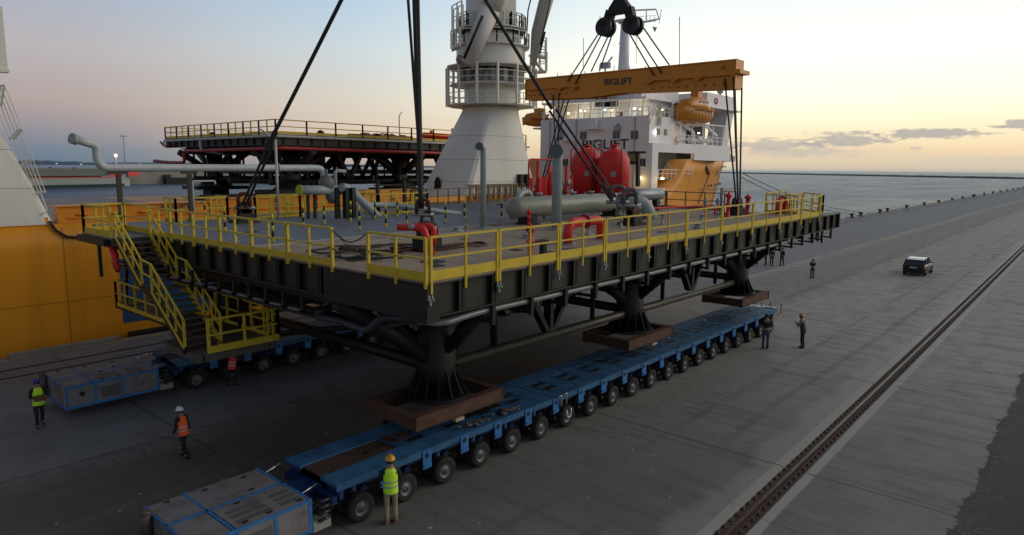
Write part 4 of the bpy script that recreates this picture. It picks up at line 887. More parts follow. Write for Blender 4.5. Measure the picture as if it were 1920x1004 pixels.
        g = MB(); g.box(b2+.0, xs0+.1, ym-.35, ym+.35, .6, .95); g.box(xs0-.1, xs0+.05, y0+.1, y1-.1, .75, .98); g.box(b2+.1, xs0+.1, y0+.8, y1-.8, .97, 1.02); g.build('coupling_frame', BLUED, pk)
        g = MB(); g.tube([(b2+.0, yp0+.5, 1.15), (b2+.55, yp0+.6, 1.22)], .02, 6); g.tube([(b2+.02, yp1-.4, 1.2), (b2+.5, yp1-.3, 1.28)], .025, 6); g.each('chrome_ram', mat('bright_ram', (.7, .7, .7), .2, .8), pk)
    return t
t1 = transporter(10.14, 20, 1.51, 13.98, 'near blue transporter with a long row of wheels running from lower left to the right', 5.75, [0, .1, -.2, .1, 0, .2, -.1])
t2 = transporter(12.1, 19, 1.51, 27.95, 'far blue transporter under the staircase, its grey power pack by the ship', 7.35, [0, .2, 0, -.1, .1])
bpy.data.objects.remove(WP.children[0]); bpy.data.objects.remove(WP.children[0]) if WP.children else None; bpy.data.objects.remove(WP)
# bits on the near transporter
g = MB(); rr = random.Random(4)
for cx, lab in ((14.6, 'heap of chain shackles on the near transporter edge, closer to the man in lime vest'), (16.1, 'heap of chain shackles on the near transporter edge, farther from the man')):
    g = MB()
    for i in range(22):
        c = Vector((cx+rr.gauss(0, .26), 14.25+rr.gauss(0, .08), 1.33+rr.uniform(0, .09))); a = rr.uniform(0, pi)
        g.tube([c+Vector((cos(a+k*pi/3)*.07, sin(a+k*pi/3)*.05, .02*(k % 2))) for k in range(7)], .022, 5)
    g.build('shackle_heap', mat('dull_shackles', (.13, .125, .12), .5, .3), label=lab, cat='shackles')
g = MB()
for (x, z0, z1) in ((18.55, 1.34, .95), (18.85, 1.36, .98)): g.pipe([(x, 13.98, z0-.15), (x, 13.90, z0), (x+.12, 13.88, z0), (x+.12, 13.9, z1)], .028, .06, 8)
g.pipe([(18.95, 13.87, .75), (18.95, 13.86, .45), (19.2, 13.86, .45), (19.2, 13.87, .75)], .028, .12, 8)
g.build('hose_loop', mat('pale_hose', (.55, .53, .48), .4, .5), label='white hose loops hanging on the side of the near transporter', cat='hose')
g = MB(); rr = random.Random(2)
for i in range(26):
    a = Vector((39.4+rr.uniform(-.6, .9), rr.uniform(14.0, 16.2), rr.uniform(.7, 1.45))); g.pipe([a, a+Vector((.4, .1, .2)), a+Vector((.5, .3, -.3))], .03, .1, 6)
g.box(39.3, 39.9, 14.1, 16.3, .6, 1.3); g.pipe([(40.0, 14.05, 1.5), (40.4, 14.05, 1.5), (40.4, 14.05, .8), (40.0, 14.05, .8)], .035, .1, 6); g.pipe([(40.0, 15.6, 1.5), (40.4, 15.6, 1.5), (40.4, 15.6, .8)], .03, .1, 6)
g.build('coupling_head', mat('silver_coupling', (.25, .27, .28), .35, .5, var=.5, scale=5), t1)
# chalk strip of perforated matting on the ground
g = MB(); A = Vector((6.7, 22.9, 0)); B = Vector((10.4, 22.45, 0)); d = (B-A).normalized(); s = Vector((-d.y, d.x, 0)); n = 46
for i in range(n):
    for k in (-.24, 0, .26):
        if k == 0 and i > 26: continue
        c = A+d*(i*.085)+s*k; 
        if random.random() < .82*(1 if i < 34 else .6): g.add([c+Vector((0, 0, .006)), c+d*.05+Vector((0, 0, .006)), c+d*.05+s*.09+Vector((0, 0, .006)), c+s*.09+Vector((0, 0, .006))], [(0, 1, 2, 3)])
g.build('path_marking', mat('pale_mark', (.30, .28, .24), .8, var=.4), kind='structure')
# ------------------------------------------------------------ spreader, hook and slings
SX = 35.3
nt_, nb_, ft_, fb_ = onx(1386, 115, SX), onx(1386, 168, SX), onx(995, 152, SX), onx(997, 189, SX)
t = thing('spreader_beam', 'orange lifting spreader beam hanging in slings above the right end of the deck', 'spreader beam', ((nb_+fb_)/2))
zt0 = (nt_.z+ft_.z)/2; zb0 = nb_.z; ya, yb = nt_.y, ft_.y; w = .42
m1 = onx(1150, 178, SX); m2 = onx(1060, 188, SX)
prof = [(ya, nb_.z), (m1.y-1.0, m1.z+.02), (m1.y+1.6, m2.z+.0), (yb, fb_.z), (yb, ft_.z), (ya, nt_.z)]
g = MB(); g.prism([(SX-w, y, z) for y, z in prof], (.06, 0, 0)); g.prism([(SX+w-.06, y, z) for y, z in prof], (.06, 0, 0))
g.prism([(SX-w-.06, y, z) for y, z in ((ya, nt_.z), (yb, ft_.z), (yb, ft_.z+.06), (ya, nt_.z+.06))], (2*w+.12, 0, 0)); g.prism([(SX-w+.06, y, z) for y, z in ((ya, nb_.z), (m1.y-1, m1.z+.02), (m1.y-1, m1.z+.1), (ya, nb_.z+.08))], (2*w-.12, 0, 0))
g.box(SX-w-.07, SX+w+.07, ya-.06, ya, nb_.z-.02, nt_.z+.07); g.box(SX-w-.07, SX+w+.07, yb, yb+.06, fb_.z, ft_.z+.07)
g.box(SX-w+.06, SX+w-.06, m1.y-1, yb, m1.z+.05, m1.z+.1); g.build('beam_body', ORNG2, t)
g = MB(); zz = lambda y, k: nb_.z*(1-k)+nt_.z*k+(y-ya)/(yb-ya)*((fb_.z*(1-k)+ft_.z*k)-(nb_.z*(1-k)+nt_.z*k))
for (y0, y1) in ((ya+.25, ya+5.1), (yb-4.2, yb-.1)): g.bar((SX-w-.09, y0, zz(y0, .5)), (SX-w-.09, y1, zz(y1, .5)), .18, .05)
for y in (ya+5.0, ya+3.4, ya+2.0, yb-3.9, yb-2.8): g.tube([(SX-w-.25, y, zz(y, .44)), (SX-w, y, zz(y, .44))], .13, 12); g.ell((SX-w-.1, y, zz(y, .46)), (.18, .3, .08), 10, 6)
g.box(SX-w-.2, SX+w+.2, ya-.35, ya-.06, nb_.z+.75, nb_.z+.95); g.tube([(SX-w-.2, ya+.7, zz(ya, .82)), (SX-w, ya+.7, zz(ya, .82))], .1, 10)
g.each('trunnion', ORNG2, t)
g = MB()
for i in range(9): y = ya+.6+i*.52; g.tube([(SX-w-.02, y, zz(y, .19)), (SX-w+.01, y, zz(y, .19))], .05, 8)
for i in range(8): y = yb-.3-i*.42; g.tube([(SX-w-.02, y, zz(y, .22)), (SX-w+.01, y, zz(y, .22))], .05, 8)
g.each('pin_hole', mat('hole_red_brown', (.10, .03, .01), .7), t)
yl = onx(1166, 155, SX); text('lettering', 'BIGLIFT', .52, (SX-w-.02, yl.y, yl.z), (0, -1, -.03), (0, -.03, 1), LETT, t, .012, 1.12)
hk = onx(1163, 8, SX); HX, HY, HZ = SX, hk.y, hk.z
t = thing('crane_hook_block', 'black hook block with two round rope sheaves above the orange spreader beam', 'hook block', (HX, HY, HZ-1.6))
g = MB(); g.loft([[(HX-.25, HY+s*a, z), (HX+.25, HY+s*a, z), (HX+.25, HY-s*a, z), (HX-.25, HY-s*a, z)] for z, a, s in ((HZ+.9, .12, 1), (HZ+.3, .25, 1), (HZ-.15, .62, 1), (HZ-.55, .80, 1))], False)
g.build('hook_body', BLK2, t)
for s, (px_, py_) in ((1, (1136, 52)), (-1, (1187, 48))):
    c = onx(px_, py_, SX); g = MB(); g.bar((HX, HY+s*.6, HZ-.3), (HX, c.y-s*.05, c.z+.1), .5, .42, up=(1, 0, 0)); g.build('hook_arm', BLK2, t)
    for dx_ in (-.24, .24): g = MB(); g.lathe((HX+dx_, c.y, c.z), [(.02, 0)]+[(.02, -.06), (.42, -.06), (.50, -.10), (.53, -.10), (.50, 0), (.53, .10), (.50, .10), (.42, .06), (.02, .06)], 22, 'X'); g.build('sheave', mat('sheave_dark', (.025, .02, .02), .5), t)
def sling(a, b, r, label, name='sling', grp='wire rope slings'):
    g = MB(); a = Vector(a); b = Vector(b); n = 14; pts = [a.lerp(b, i/n)-Vector((0, 0, .12*sin(pi*i/n)*(b-a).length/40)) for i in range(n+1)]; g.tube(pts, r, 7)
    return g.build(name, WIRE, label=label, cat='sling', group=grp)
sh1 = onx(1137, 58, SX); sh2 = onx(1189, 55, SX)
fan = [((1128, 62), (1064, 153), 'leftmost sling of the left fan from the hook to the spreader'), ((1132, 66), (1078, 158), 'second sling of the left fan above the spreader'), ((1136, 67), (1100, 133), 'third sling of the left fan above the spreader'), ((1143, 66), (1116, 131), 'fourth sling of the left fan, nearest the hook'), ((1179, 55), (1226, 142), 'first sling of the right fan, nearest the hook'), ((1194, 60), (1241, 138), 'middle thick sling of the right fan above the spreader'), ((1203, 52), (1247, 120), 'outermost sling of the right fan above the spreader')]
for i, (a, b2, lab) in enumerate(fan):
    dx_ = -.30 if i in (0, 1, 4, 5) else .3; A = onx(*a, SX); B = onx(*b2, SX); A.x += dx_*.8; B.x = SX-w-.1 if dx_ < 0 else SX+w+.05
    if dx_ < 0: q = far(*b2, SX-w-.1, B.y); B = onx(b2[0], b2[1], SX-w-.1)
    sling(A, B, .042, lab)
PR = Vector((35.2, 14.9, zt(35)+.72)); 
for k, (x, y, lab) in enumerate(((1359, 148, 'inner sling from the near spreader end to the deck'), (1375, 145, 'middle left sling from the near spreader end'), (1378, 160, 'middle right sling from the near spreader end'), (1391, 165, 'outer sling from the near spreader end to the deck'))):
    A = onx(x, y, SX-w-.1 if k < 2 else SX); P_ = onx(1383+(-2, 0, 1, 3)[k], 384, 35.2); P_.y = 14.9+(-.15, 0, .1, .2)[k]; sling(A, onx((1381, 1384, 1384, 1387)[k], 384, 35.2), .045, lab)
for k, (x, y, x2, lab) in enumerate(((1037, 178, 1043, 'leftmost sling from the far spreader end'), (1048, 175, 1046, 'second sling from the far spreader end'), (1057, 188, 1051, 'third sling from the far spreader end'), (1066, 188, 1053, 'fourth sling from the far spreader end, by the red tanks'))):
    sling(onx(x, y, SX-w-.05), Vector((35.3+.1*k, 28.9-.1*k, zt(35)+.7)) if k > 1 else onx(x2, 330, 35.4), .045, lab)
# slings going up out of the picture
SHK = mat('shackle_brown', (.06, .03, .022), .6)
def shackle(p, s, lab, m_=SHK):
    t = thing('shackle', lab, 'shackle', p, 'rusty shackles at the foot of the slings'); p = Vector(p)
    g = MB(); g.pipe([p+Vector((-.17*s, .17*s, .05*s)), p+Vector((-.17*s, .17*s, .62*s)), p+Vector((.17*s, -.17*s, .62*s)), p+Vector((.17*s, -.17*s, .05*s))], .075*s, .2*s, 10); g.build('bow', m_, t)
    g = MB(); g.tube([p+Vector((-.3*s, .3*s, .05*s)), p+Vector((.3*s, -.3*s, .05*s))], .07*s, 10); g.build('pin', GALV, t); return t
p1 = far(793, 405, 14.2, 15.9); shackle((14.2, 15.9, zt(14)+.65), .7, 'lower shackle on the lug at the front deck corner'); shackle(p1, .8, 'upper heavy shackle joining the vertical slings')
g = MB(); q = p1-Vector((0, 0, .45)); g.pipe([(14.2, 15.9, zt(14)+1.2), (14.2, 15.85, p1.z+.1)], .1, .1, 8); g.build('link_bar', RUST, label='rusty link between the two shackles at the front deck corner', cat='link')
sling(far(790, 392, 14.2, 15.9), far(777, -30, 14.4, 16), .085, 'thick vertical sling rising from the front corner shackle'); sling(far(787, 300, 14.2, 15.9), far(763, -30, 14.3, 16.4), .045, 'thin vertical sling left of the thick one')
sling(far(791, 392, 14.3, 15.8), far(783, -30, 14.8, 15.6), .055, 'medium vertical sling right of the thick one')
PF = far(447, 402, 15.2, 29.2); kn = far(508, 262, 15.8, 27.5)
sling(far(446, 403, 15.1, 29.2), far(505, 268, 15.7, 27.5), .06, 'left lower leg of the long sling at the far left lug'); sling(far(454, 400, 15.3, 29.1), far(513, 270, 15.9, 27.4), .06, 'right lower leg of the long sling at the far left lug')
sling(kn, far(650, -20, 17.5, 24), .085, 'long slanting sling crossing the sky left of the crane')
g = MB(); g.bar(far(500, 283, 15.8, 27.5), far(517, 247, 15.9, 27.4), .32, .2); g.build('sling_joint', BLK2, label='dark joint block where the slanting left sling splits in two', cat='sling joint'); shackle(Vector((15.2, 29.2, zt(15)+.6)), 1.1, 'red-brown shackle on the far left lug', mat('red_shackle', (.16, .03, .02), .5))
P2 = Vector((26.2, 15.8, zt(26)+.7)); shackle(P2+Vector((.0, .1, 0)), 1.0, 'lower shackle on the middle front lug'); pm = far(1158, 382, 25.6, 16.2); shackle(pm, 1.2, 'upper grey shackle at the foot of the long slanting double sling', mat('grey_shackle', (.13, .12, .11), .5, .3)); shackle(far(1180, 388, 25.6, 16), 1.2, 'second upper grey shackle beside the fat elbow', MATS['grey_shackle'])
mid = far(1035, 205, 24.6, 17.5)
sling(far(1143, 372, 25.5, 16.3), far(1030, 208, 24.6, 17.6), .055, 'left strand of the slanting double sling in front of the red tanks'); sling(far(1155, 370, 25.7, 16.2), far(1042, 205, 24.6, 17.4), .055, 'right strand of the slanting double sling in front of the red tanks')
sling(mid, far(895, -25, 22.5, 20.5), .08, 'long slanting sling crossing in front of the crane pedestal')
g = MB(); g.tube([far(1130, 345, 25.4, 16.4), far(1148, 372, 25.5, 16.3)], .13, 8); g.build('sling_joint', RUST, label='dark sleeve above the grey shackles on the double sling', cat='sling joint')
# ------------------------------------------------------------ heavy lift ship
sp_ = thing('heavy_lift_ship', 'orange hulled cargo ship with white superstructure moored along the quay', 'ship', (50, 54, -2.6))
def stn(x, yt, zt_, yw, zm=None):
    r = []; 
    for k in range(9):
        t = k/8; y = yw+(yt-yw)*(t**1.5); r.append(Vector((x, y, -3.2+(zt_+3.2)*t)))
    return r
sts = [(-40, 39.6, 6.25, 39.6), (10.3, 39.6, 6.25, 39.6), (40, 39.6, 6.3, 39.6), (70, 39.6, 6.3, 39.65), (72.5, 39.6, 6.6, 39.8), (74.5, 39.62, 7.3, 40), (76.3, 39.68, 8.6, 40.3), (77.5, 39.75, 9.9, 40.6), (78.2, 39.8, 10.5, 40.9), (84, 40.4, 10.6, 42.6), (90, 41.5, 10.7, 45), (96, 43.3, 10.85, 47.5), (102, 45.8, 11.0, 50), (110, 49.5, 11.2, 52.6), (116, 52, 11.3, 53.8), (121, 54, 11.4, 54)]
sec = []
for s in sts:
    a = stn(*s); rake = lambda v, s=s: Vector((v.x-max(0, (s[0]-96))*.30*(1-(v.z+3.2)/(s[2]+3.2)), v.y, v.z))
    a = [rake(v) for v in a]; sec.append(a+[Vector((v.x, 108-v.y, v.z)) for v in reversed(a)])
g = MB(); g.loft(sec); g.build('hull', ORNG, sp_)
g = MB(); g.box(-39, 69, 39.9, 68, 6.2, 6.27); g.build('main_deck', SHDK, sp_)
g = MB(); q = ony(223, 487, 39.6); g.box(q.x, 22.5, 39.575, 39.61, .75, 4.25); g.build('painted_panel', SHB, sp_)
g = MB(); g.box(13.6, 24, 39.1, 39.58, -.9, .25); g.build('fender', BLK2, sp_)
g = MB()
for i in range(8):   # draught and plate seams
    pass
g.box(-20, 69, 39.585, 39.6, 2.30, 2.33); 
for x in (4, 10.9, 17.5, 27): g.box(x, x+.03, 39.588, 39.6, -.5, 6.1)
g.each('plate_seam', mat('seam_brown', (.36, .13, .01), .5), sp_)
g = MB(); g.tube([ony(92, 415, 39.5), ony(105, 432, 39.5), ony(125, 444, 39.5), ony(160, 446, 39.5), ony(212, 444, 39.5)], .07, 6); g.build('mooring_rope_on_hull', WIRE, sp_)
# bulwark along deck edge at crane, orange strip
g = MB(); g.box(34, 49, 39.55, 39.75, 6.27, 6.95); g.box(-12, 10.35, 39.58, 39.72, 6.25, 6.62); g.each('bulwark', ORNG, sp_)
# deck edge fence right of pedestal
g = MB()
for i in range(15): x = 39.9+i*.72; g.bar((x, 39.4, 6.3), (x, 39.4, 7.75), .14)
g.bar((39.6, 39.4, 7.8), (50.4, 39.4, 7.85), .12, .15); g.bar((39.6, 39.3, 7.1), (50.4, 39.3, 7.1), .05); g.build('deck_fence', BROWN, sp_)
# superstructure ------------------------------------------------
HX0 = 69.8
def hb(x0, x1, y0, y1, z0, z1, name='house_wall', m_=SHW): g = MB(); g.box(x0, x1, y0, y1, z0, z1); return g.build(name, m_, sp_)
hb(HX0, 75.6, 40.35, 56.2, 12.2, 15.3); hb(HX0, 75.6, 42.6, 56.2, 6.27, 12.197)
hb(71.6, 79, 41.6, 55.4, 15.303, 17.2)                       # recessed gallery storey
hb(HX0-.1, 80, 40.9, 56.0, 17.2, 17.42, 'bridge_deck'); hb(70.6, 79.5, 42, 55.2, 17.423, 19.9); hb(70.2, 80, 41, 56, 19.903, 20.1, 'bridge_roof')
hb(75.7, 92, 44.2, 56.2, 6.3, 17.0, 'forward_house', SHG)
hb(76, 92.5, 39.9, 44.25, 12.15, 12.35, 'boat_deck'); hb(75.65, 87, 40.6, 44.25, 14.9, 15.02, 'boat_deck'); 
# lower side wall with opening
for a in ((HX0, 71.2, 6.3, 12.19), (71.2, 73.2, 6.3, 7.0), (71.2, 80.2, 11.2, 12.145), (80.2, 90.8, 10.4, 12.4)): hb(a[0]+.002, a[1], 39.85, 40.3, a[2], a[3], 'side_wall')
hb(HX0, 70.0, 40.3, 42.6, 6.27, 12.19); hb(71, 80.2, 42.3, 42.6, 6.3, 12.1, 'recess_wall', mat('recess_green_grey', (.10, .14, .11), .6)); hb(71, 80.2, 40.6, 42.3, 8.0, 8.2, 'recess_deck', SHG)  # dark green cast of the lamplit notch is put into the recess wall colour
g = MB(); g.prism([(90.8, 40.6, 10.5), (91.6, 40.6, 12.4), (92.6, 40.4, 17.2), (90.6, 40.4, 17.2), (89.9, 40.6, 12.35), (89.6, 40.6, 10.5)], (0, 2.4, 0)); g.build('front_bulwark', SHW, sp_)
hb(83.5, 92.3, 40.1, 45, 17.25, 19.0, 'bridge_wing'); hb(83, 93.6, 39.6, 46, 17.1, 17.24, 'bridge_wing_deck')
hb(77, 80, 41, 43, 12.35, 17, 'house_wall')
g = MB()
for (x, z0, z1) in ((86.5, 12.4, 17),): g.box(x, 91, 43.9, 44.19, z0, z1)
g.build('house_wall', mat('dark_teal_wall', (.09, .11, .11), .6), sp_)
# davit arms
for (p, q) in (((1257, 217), (1300, 248)), ((1300, 248), (1302, 273)), ((1322, 235), (1343, 255)), ((1343, 255), (1343, 275)), ((1262, 205), (1262, 240)), ((1280, 190), (1272, 205))):
    g = MB(); g.bar(ony(*p, 40.6), ony(*q, 40.6), .28); g.build('davit', SHW, sp_)
def lifeboat(c, L_, w_, h_, lab):
    t = thing('lifeboat', lab, 'lifeboat', c, 'orange enclosed lifeboats on the ship'); c = Vector(c); m_ = mat('lifeboat_orange', (.62, .24, .015), .35, var=.3, rust=.3, rustcol=(.5, .36, .10))
    S_ = []
    for u, k, b in ((-1, .12, .0), (-.85, .55, .1), (-.5, .9, .03), (0, 1, 0), (.5, .93, .03), (.85, .6, .1), (1, .12, .25)):
        S_.append([c+Vector((u*L_/2, w_/2*k*a, h_*z+h_*b)) for a, z in ((-1, .45), (-.85, .2), (-.4, 0), (.4, 0), (.85, .2), (1, .45))])
    g = MB(); g.loft(S_); g.build('boat_hull', m_, t)
    S_ = []
    for u, k, hh in ((-.75, .55, .62), (-.6, .75, .82), (-.15, .85, .95), (.25, .85, 1.0), (.5, .7, .8), (.8, .4, .6)):
        S_.append([c+Vector((u*L_/2, w_/2*k*a, h_*(.45+(hh-.45)*z))) for a, z in ((-1, 0), (-.95, .5), (-.6, .92), (0, 1), (.6, .92), (.95, .5), (1, 0))])
    g = MB(); g.loft(S_); g.box(c.x-.2, c.x+1.0, c.y-.5, c.y+.5, c.z+h_*.95, c.z+h_*1.2); g.build('canopy', m_, t)
    g = MB(); g.bar(c+Vector((-L_*.46, -w_*.5, h_*.46)), c+Vector((L_*.46, -w_*.5, h_*.46)), .12)
    for i in range(9): g.ell(c+Vector((-L_*.38+i*L_*.095, -w_*.5-.02, h_*.36)), (.1, .05, .22), 6, 5)
    g.each('grab_line', mat('dark_orange', (.25, .08, .01), .6), t)
    g = MB()
    for i in range(3): q = c+Vector((-.9+i*.9, -w_*.40, h_*.72)); g.box(q.x, q.x+.4, q.y-.05, q.y, q.z, q.z+.25)
    g.each('porthole', GLASS, t); return t
c = ony(1301, 232, 39.9); lifeboat((c.x, 39.9, c.z), 8.8, 2.9, 3.4, 'orange lifeboat hanging on the near side of the white superstructure'); c = onx(1008, 238, 72); lifeboat((72, c.y, c.z), 6, 2.2, 2.0, 'small orange lifeboat on the far side left of the superstructure')
hb(71, 73, 56.2, 58.5, 14.3, 14.5, 'boat_deck')
# windows / doors / rails on the aft face
def aft(px, py, X=HX0): return onx(px, py, X)
for (x, y, w_, h_) in ((1093.7, 254.8, .45, .45), (1155.8, 254.4, .45, .45), (1189.8, 253.7, .45, .45), (1050, 256, .4, .45), (1060, 305, .4, .4), (1205, 305, .35, .4), (1127, 192, .8, .5), (1148, 192, .8, .5), (1137, 192, .5, .5)):
    q = aft(x, y)
    if y < 200: q = aft(x, y, 70.55)
    f = MB(); f.box(q.x-.03, q.x-.0, q.y-w_-.06, q.y+w_+.06, q.z-h_-.06, q.z+h_+.06); F_ = f.build('window', SHG, sp_)
    f = MB(); f.box(q.x-.045, q.x-.031, q.y-w_, q.y-.05, q.z-h_, q.z+h_); f.box(q.x-.045, q.x-.031, q.y+.05, q.y+w_, q.z-h_, q.z+h_); f.build('pane', GLASS, F_)
for (x, y) in ((1157, 218), (1164, 218)): q = aft(x, y, 71.58); g = MB(); g.box(q.x-.03, q.x, q.y-.22, q.y+.22, q.z-.6, q.z+.5); g.build('window', GLASS, sp_)
for (x, y) in ((1100, 223), (1198, 218), (1235, 222)): q = aft(x, y, 71.58); g = MB(); g.box(q.x-.03, q.x, q.y-.4, q.y+.4, q.z-.9, q.z+.9); g.build('door', mat('door_white_grey', (.45, .44, .42), .5), sp_)
q = aft(1131, 268); text('lettering', 'BIGLIFT', 1.6, (HX0-.03, q.y-.2, q.z-.25), (0, -1, 0), (0, 0, 1), mat('navy_lettering', (.03, .05, .10), .5), sp_, .02, 1.25)
q = aft(1116, 240); g = MB(); g.box(q.x-1, q.x, q.y-1.2, q.y+1.2, q.z-.2, q.z-.05); g.box(q.x-.8, q.x-.1, q.y-.5, q.y+.5, q.z-.05, q.z+1.0); g.build('equipment_shelf', SHW, sp_)
g = MB(); rail(g, (HX0-.05, 41, 17.42), (HX0-.05, 55.9, 17.42), 12, 1.0, 0, .05); rail(g, (76, 39.95, 12.35), (89.5, 39.95, 12.35), 10, 1.05, 0, .05); rail(g, (HX0+.1, 40.45, 15.3), (75.5, 40.45, 15.3), 5, 1.05, 0, .05); rail(g, (70.2, 56.2, 15.3), (HX0, 40.5, 15.3), 12, 1.0, 0, .045); rail(g, (71.5, 39.95, 8.2), (80, 39.95, 8.2), 8, 1.0, 0, .05); g.build('ship_railing', SHW, sp_)
g = MB()
for k, (p, q, X) in enumerate((((1212, 233), (1228, 192), HX0), ((1218, 233), (1234, 192), HX0), ((1180, 232), (1192, 212), 71))):
    g.bar(onx(*p, X), onx(*q, X), .09)
for k in range(8): a = onx(1212+2*k, 233-5.1*k, HX0); b2 = onx(1218+2*k, 233-5.1*k, HX0); g.bar(a, b2, .05)
g.build('ladder', SHW, sp_)
g = MB(); a = onx(1265, 190, 76); 
for k in range(6): p = ony(1253+k*6, 235-(k % 2)*40, 40.5); q = ony(1262+k*5, 192, 40.6); g.bar(p, q, .08)
g.build('boat_falls', SHW, sp_)
for (x, y, z) in ((1352, 187, 0), (1325, 186, 1)): q = ony(x-9, y+3, 40.05); g = MB(); g.lathe((q.x, 40.05, q.z), [(.30, -.04), (.44, -.04), (.44, .04), (.30, .04)], 16, 'Y', cap=False); g.build('lifebuoy', mat('lifebuoy_red', (.5, .05, .03), .5), sp_)
g = MB(); q = ony(1350, 180, 42); g.lathe((q.x, 42, 19.0), [(.15, 0), (.15, .6), (.4, .65), (.4, 1.05), (.2, 1.1)], 10); g.build('searchlight', SHG, sp_)
# more house clutter: gallery stanchions, pipes, life-rafts, brackets, floodlight arms
rr = random.Random(31)
for i in range(9): y = 41.3+i*1.8; g = MB(); g.bar((HX0+.05, y, 15.3), (HX0+.05, y, 17.2), .10); g.build('gallery_post', SHW, sp_)
for (y, z0, z1) in ((42.2, 6.4, 15.2), (46.8, 6.4, 12.5), (50.5, 9.0, 15.2), (54.6, 6.4, 15.2)): g = MB(); g.tube([(HX0-.1, y, z0), (HX0-.1, y, z1)], .07, 6); g.build('downpipe', SHG, sp_)
for (y, z) in ((44.5, 13.9), (52.8, 13.4), (48.9, 9.6), (43.4, 9.0), (53.5, 9.2)): g = MB(); g.box(HX0-.35, HX0, y-.4, y+.4, z-.25, z+.3); g.box(HX0-.2, HX0-.05, y-.15, y+.15, z+.3, z+.6); g.build('wall_box', SHG, sp_)
for (x, z) in ((71.5, 13.2), (73.2, 13.2), (71.6, 16.0), (74.2, 9.4)): g = MB(); g.box(x, x+.7, 40.30, 40.35, z, z+.7); g.build('window', GLASS, sp_)
for i in range(4): x = 77.5+i*2.6; g = MB(); g.lathe((0, 40.7, 12.95), [(.35, x), (.38, x+.1), (.38, x+1.0), (.35, x+1.1)], 12, 'X'); g.build('life_raft_canister', SHW, sp_)
for (x, z) in ((78.5, 14.2), (81.5, 13.8), (84.0, 14.4), (86.2, 13.6), (80, 16)): g = MB(); g.box(x, x+1.1, 43.9, 44.18, z-.6, z+.5); g.build('vent_louvre', BLK2, sp_)
for i in range(5): x = 77+i*3; g = MB(); g.bar((x, 40.2, 12.35), (x, 40.2, 15.0), .12); g.build('deck_stanchion', SHW, sp_)
g = MB(); g.box(77, 90, 40.2, 40.3, 14.95, 15.08); g.build('deck_beam', SHW, sp_)
for i in range(3): g = MB(); g.box(HX0-.9, HX0, 44+i*3.6, 45.2+i*3.6, 12.6, 12.7); g.bar((HX0-.85, 44+i*3.6, 12.6), (HX0, 44+i*3.6, 12.0), .06); g.build('wall_bracket', SHW, sp_)
for i in range(7): g = MB(); y = 41.5+i*2.1; g.bar((70.4, y, 20.1), (70.4, y, 20.9+rr.random()), .07); g.build('roof_post', SHW, sp_)
# mast
X, Y = 76, 46.0; b0 = far(1169, 140, X, Y); t0 = far(1172, 40, X, Y); d = Vector((b0.x, b0.y, 0))
g = MB(); g.tube([(b0.x, b0.y, 19.8), (t0.x, t0.y, t0.z)], [.75, .5], 12); g.build('mast', SHW, sp_)
g = MB(); A = far(1148, 42, X, Y); B = far(1236, 40, X-1, Y-1); g.box(t0.x-1, t0.x+1, t0.y-1, t0.y+1, t0.z-.1, t0.z+.1)
lo = [far(1192, 44, X, Y), far(1236, 36, X, Y)]; up = [far(1185, 20, X, Y), far(1230, 18, X, Y)]
g.bar(lo[0], lo[1], .16); g.bar(up[0], up[1], .16); g.bar(lo[1], up[1], .12); g.bar(lo[0], up[0], .12); g.bar(far(1212, 40, X, Y), far(1212, 19, X, Y), .1); g.bar(t0, lo[0], .3); g.bar(far(1236, 44, X, Y), far(1240, 18, X, Y), .06); g.bar(far(1160, 44, X, Y), far(1190, 44, X, Y), .22); g.bar(far(1198, 45, X, Y), far(1230, 39, X, Y), .07); g.bar(far(1160, 82, X, Y), far(1178, 82, X, Y), .12)
for i in range(5): g.bar(far(1195+i*8, 42, X, Y), far(1195+i*8, 31, X, Y), .05)
g.bar(far(1192, 32, X, Y), far(1230, 29, X, Y), .04)
g.build('radar_platform', SHW, sp_)
g = MB(); g.tube([far(1168, 75, X, Y), far(1168, 52, X, Y)], .3, 8); q = far(1223, 50, X, Y); g.add([q, q+Vector((.5, -.4, -.1)), q+Vector((.3, -.2, -.7))], [(0, 1, 2)]); g.build('mast_lamp', SHG, sp_)
for (x, y0, y1, w_) in ((1274, 32, 125, .05), (1094, 72, 130, .04), (1193, 60, 120, .03), (1125, 30, 60, .04)): g = MB(); g.tube([far(x, y1, 78, 44), far(x, y0, 78, 44)], w_, 6); g.each('whip_antenna', SHG, sp_)
g = MB(); q = far(1135, 124, 74, 48); g.box(q.x-.3, q.x+.3, q.y-.6, q.y+.6, q.z-.3, q.z+.4); g.bar(q, q+Vector((0, -1, 1)), .15); g.bar(q+Vector((0, .6, 0)), q+Vector((0, .3, .9)), .1); g.tube([q-Vector((0, 0, 1.2)), q], .1, 8); g.build('radar_scanner', SHG, sp_)
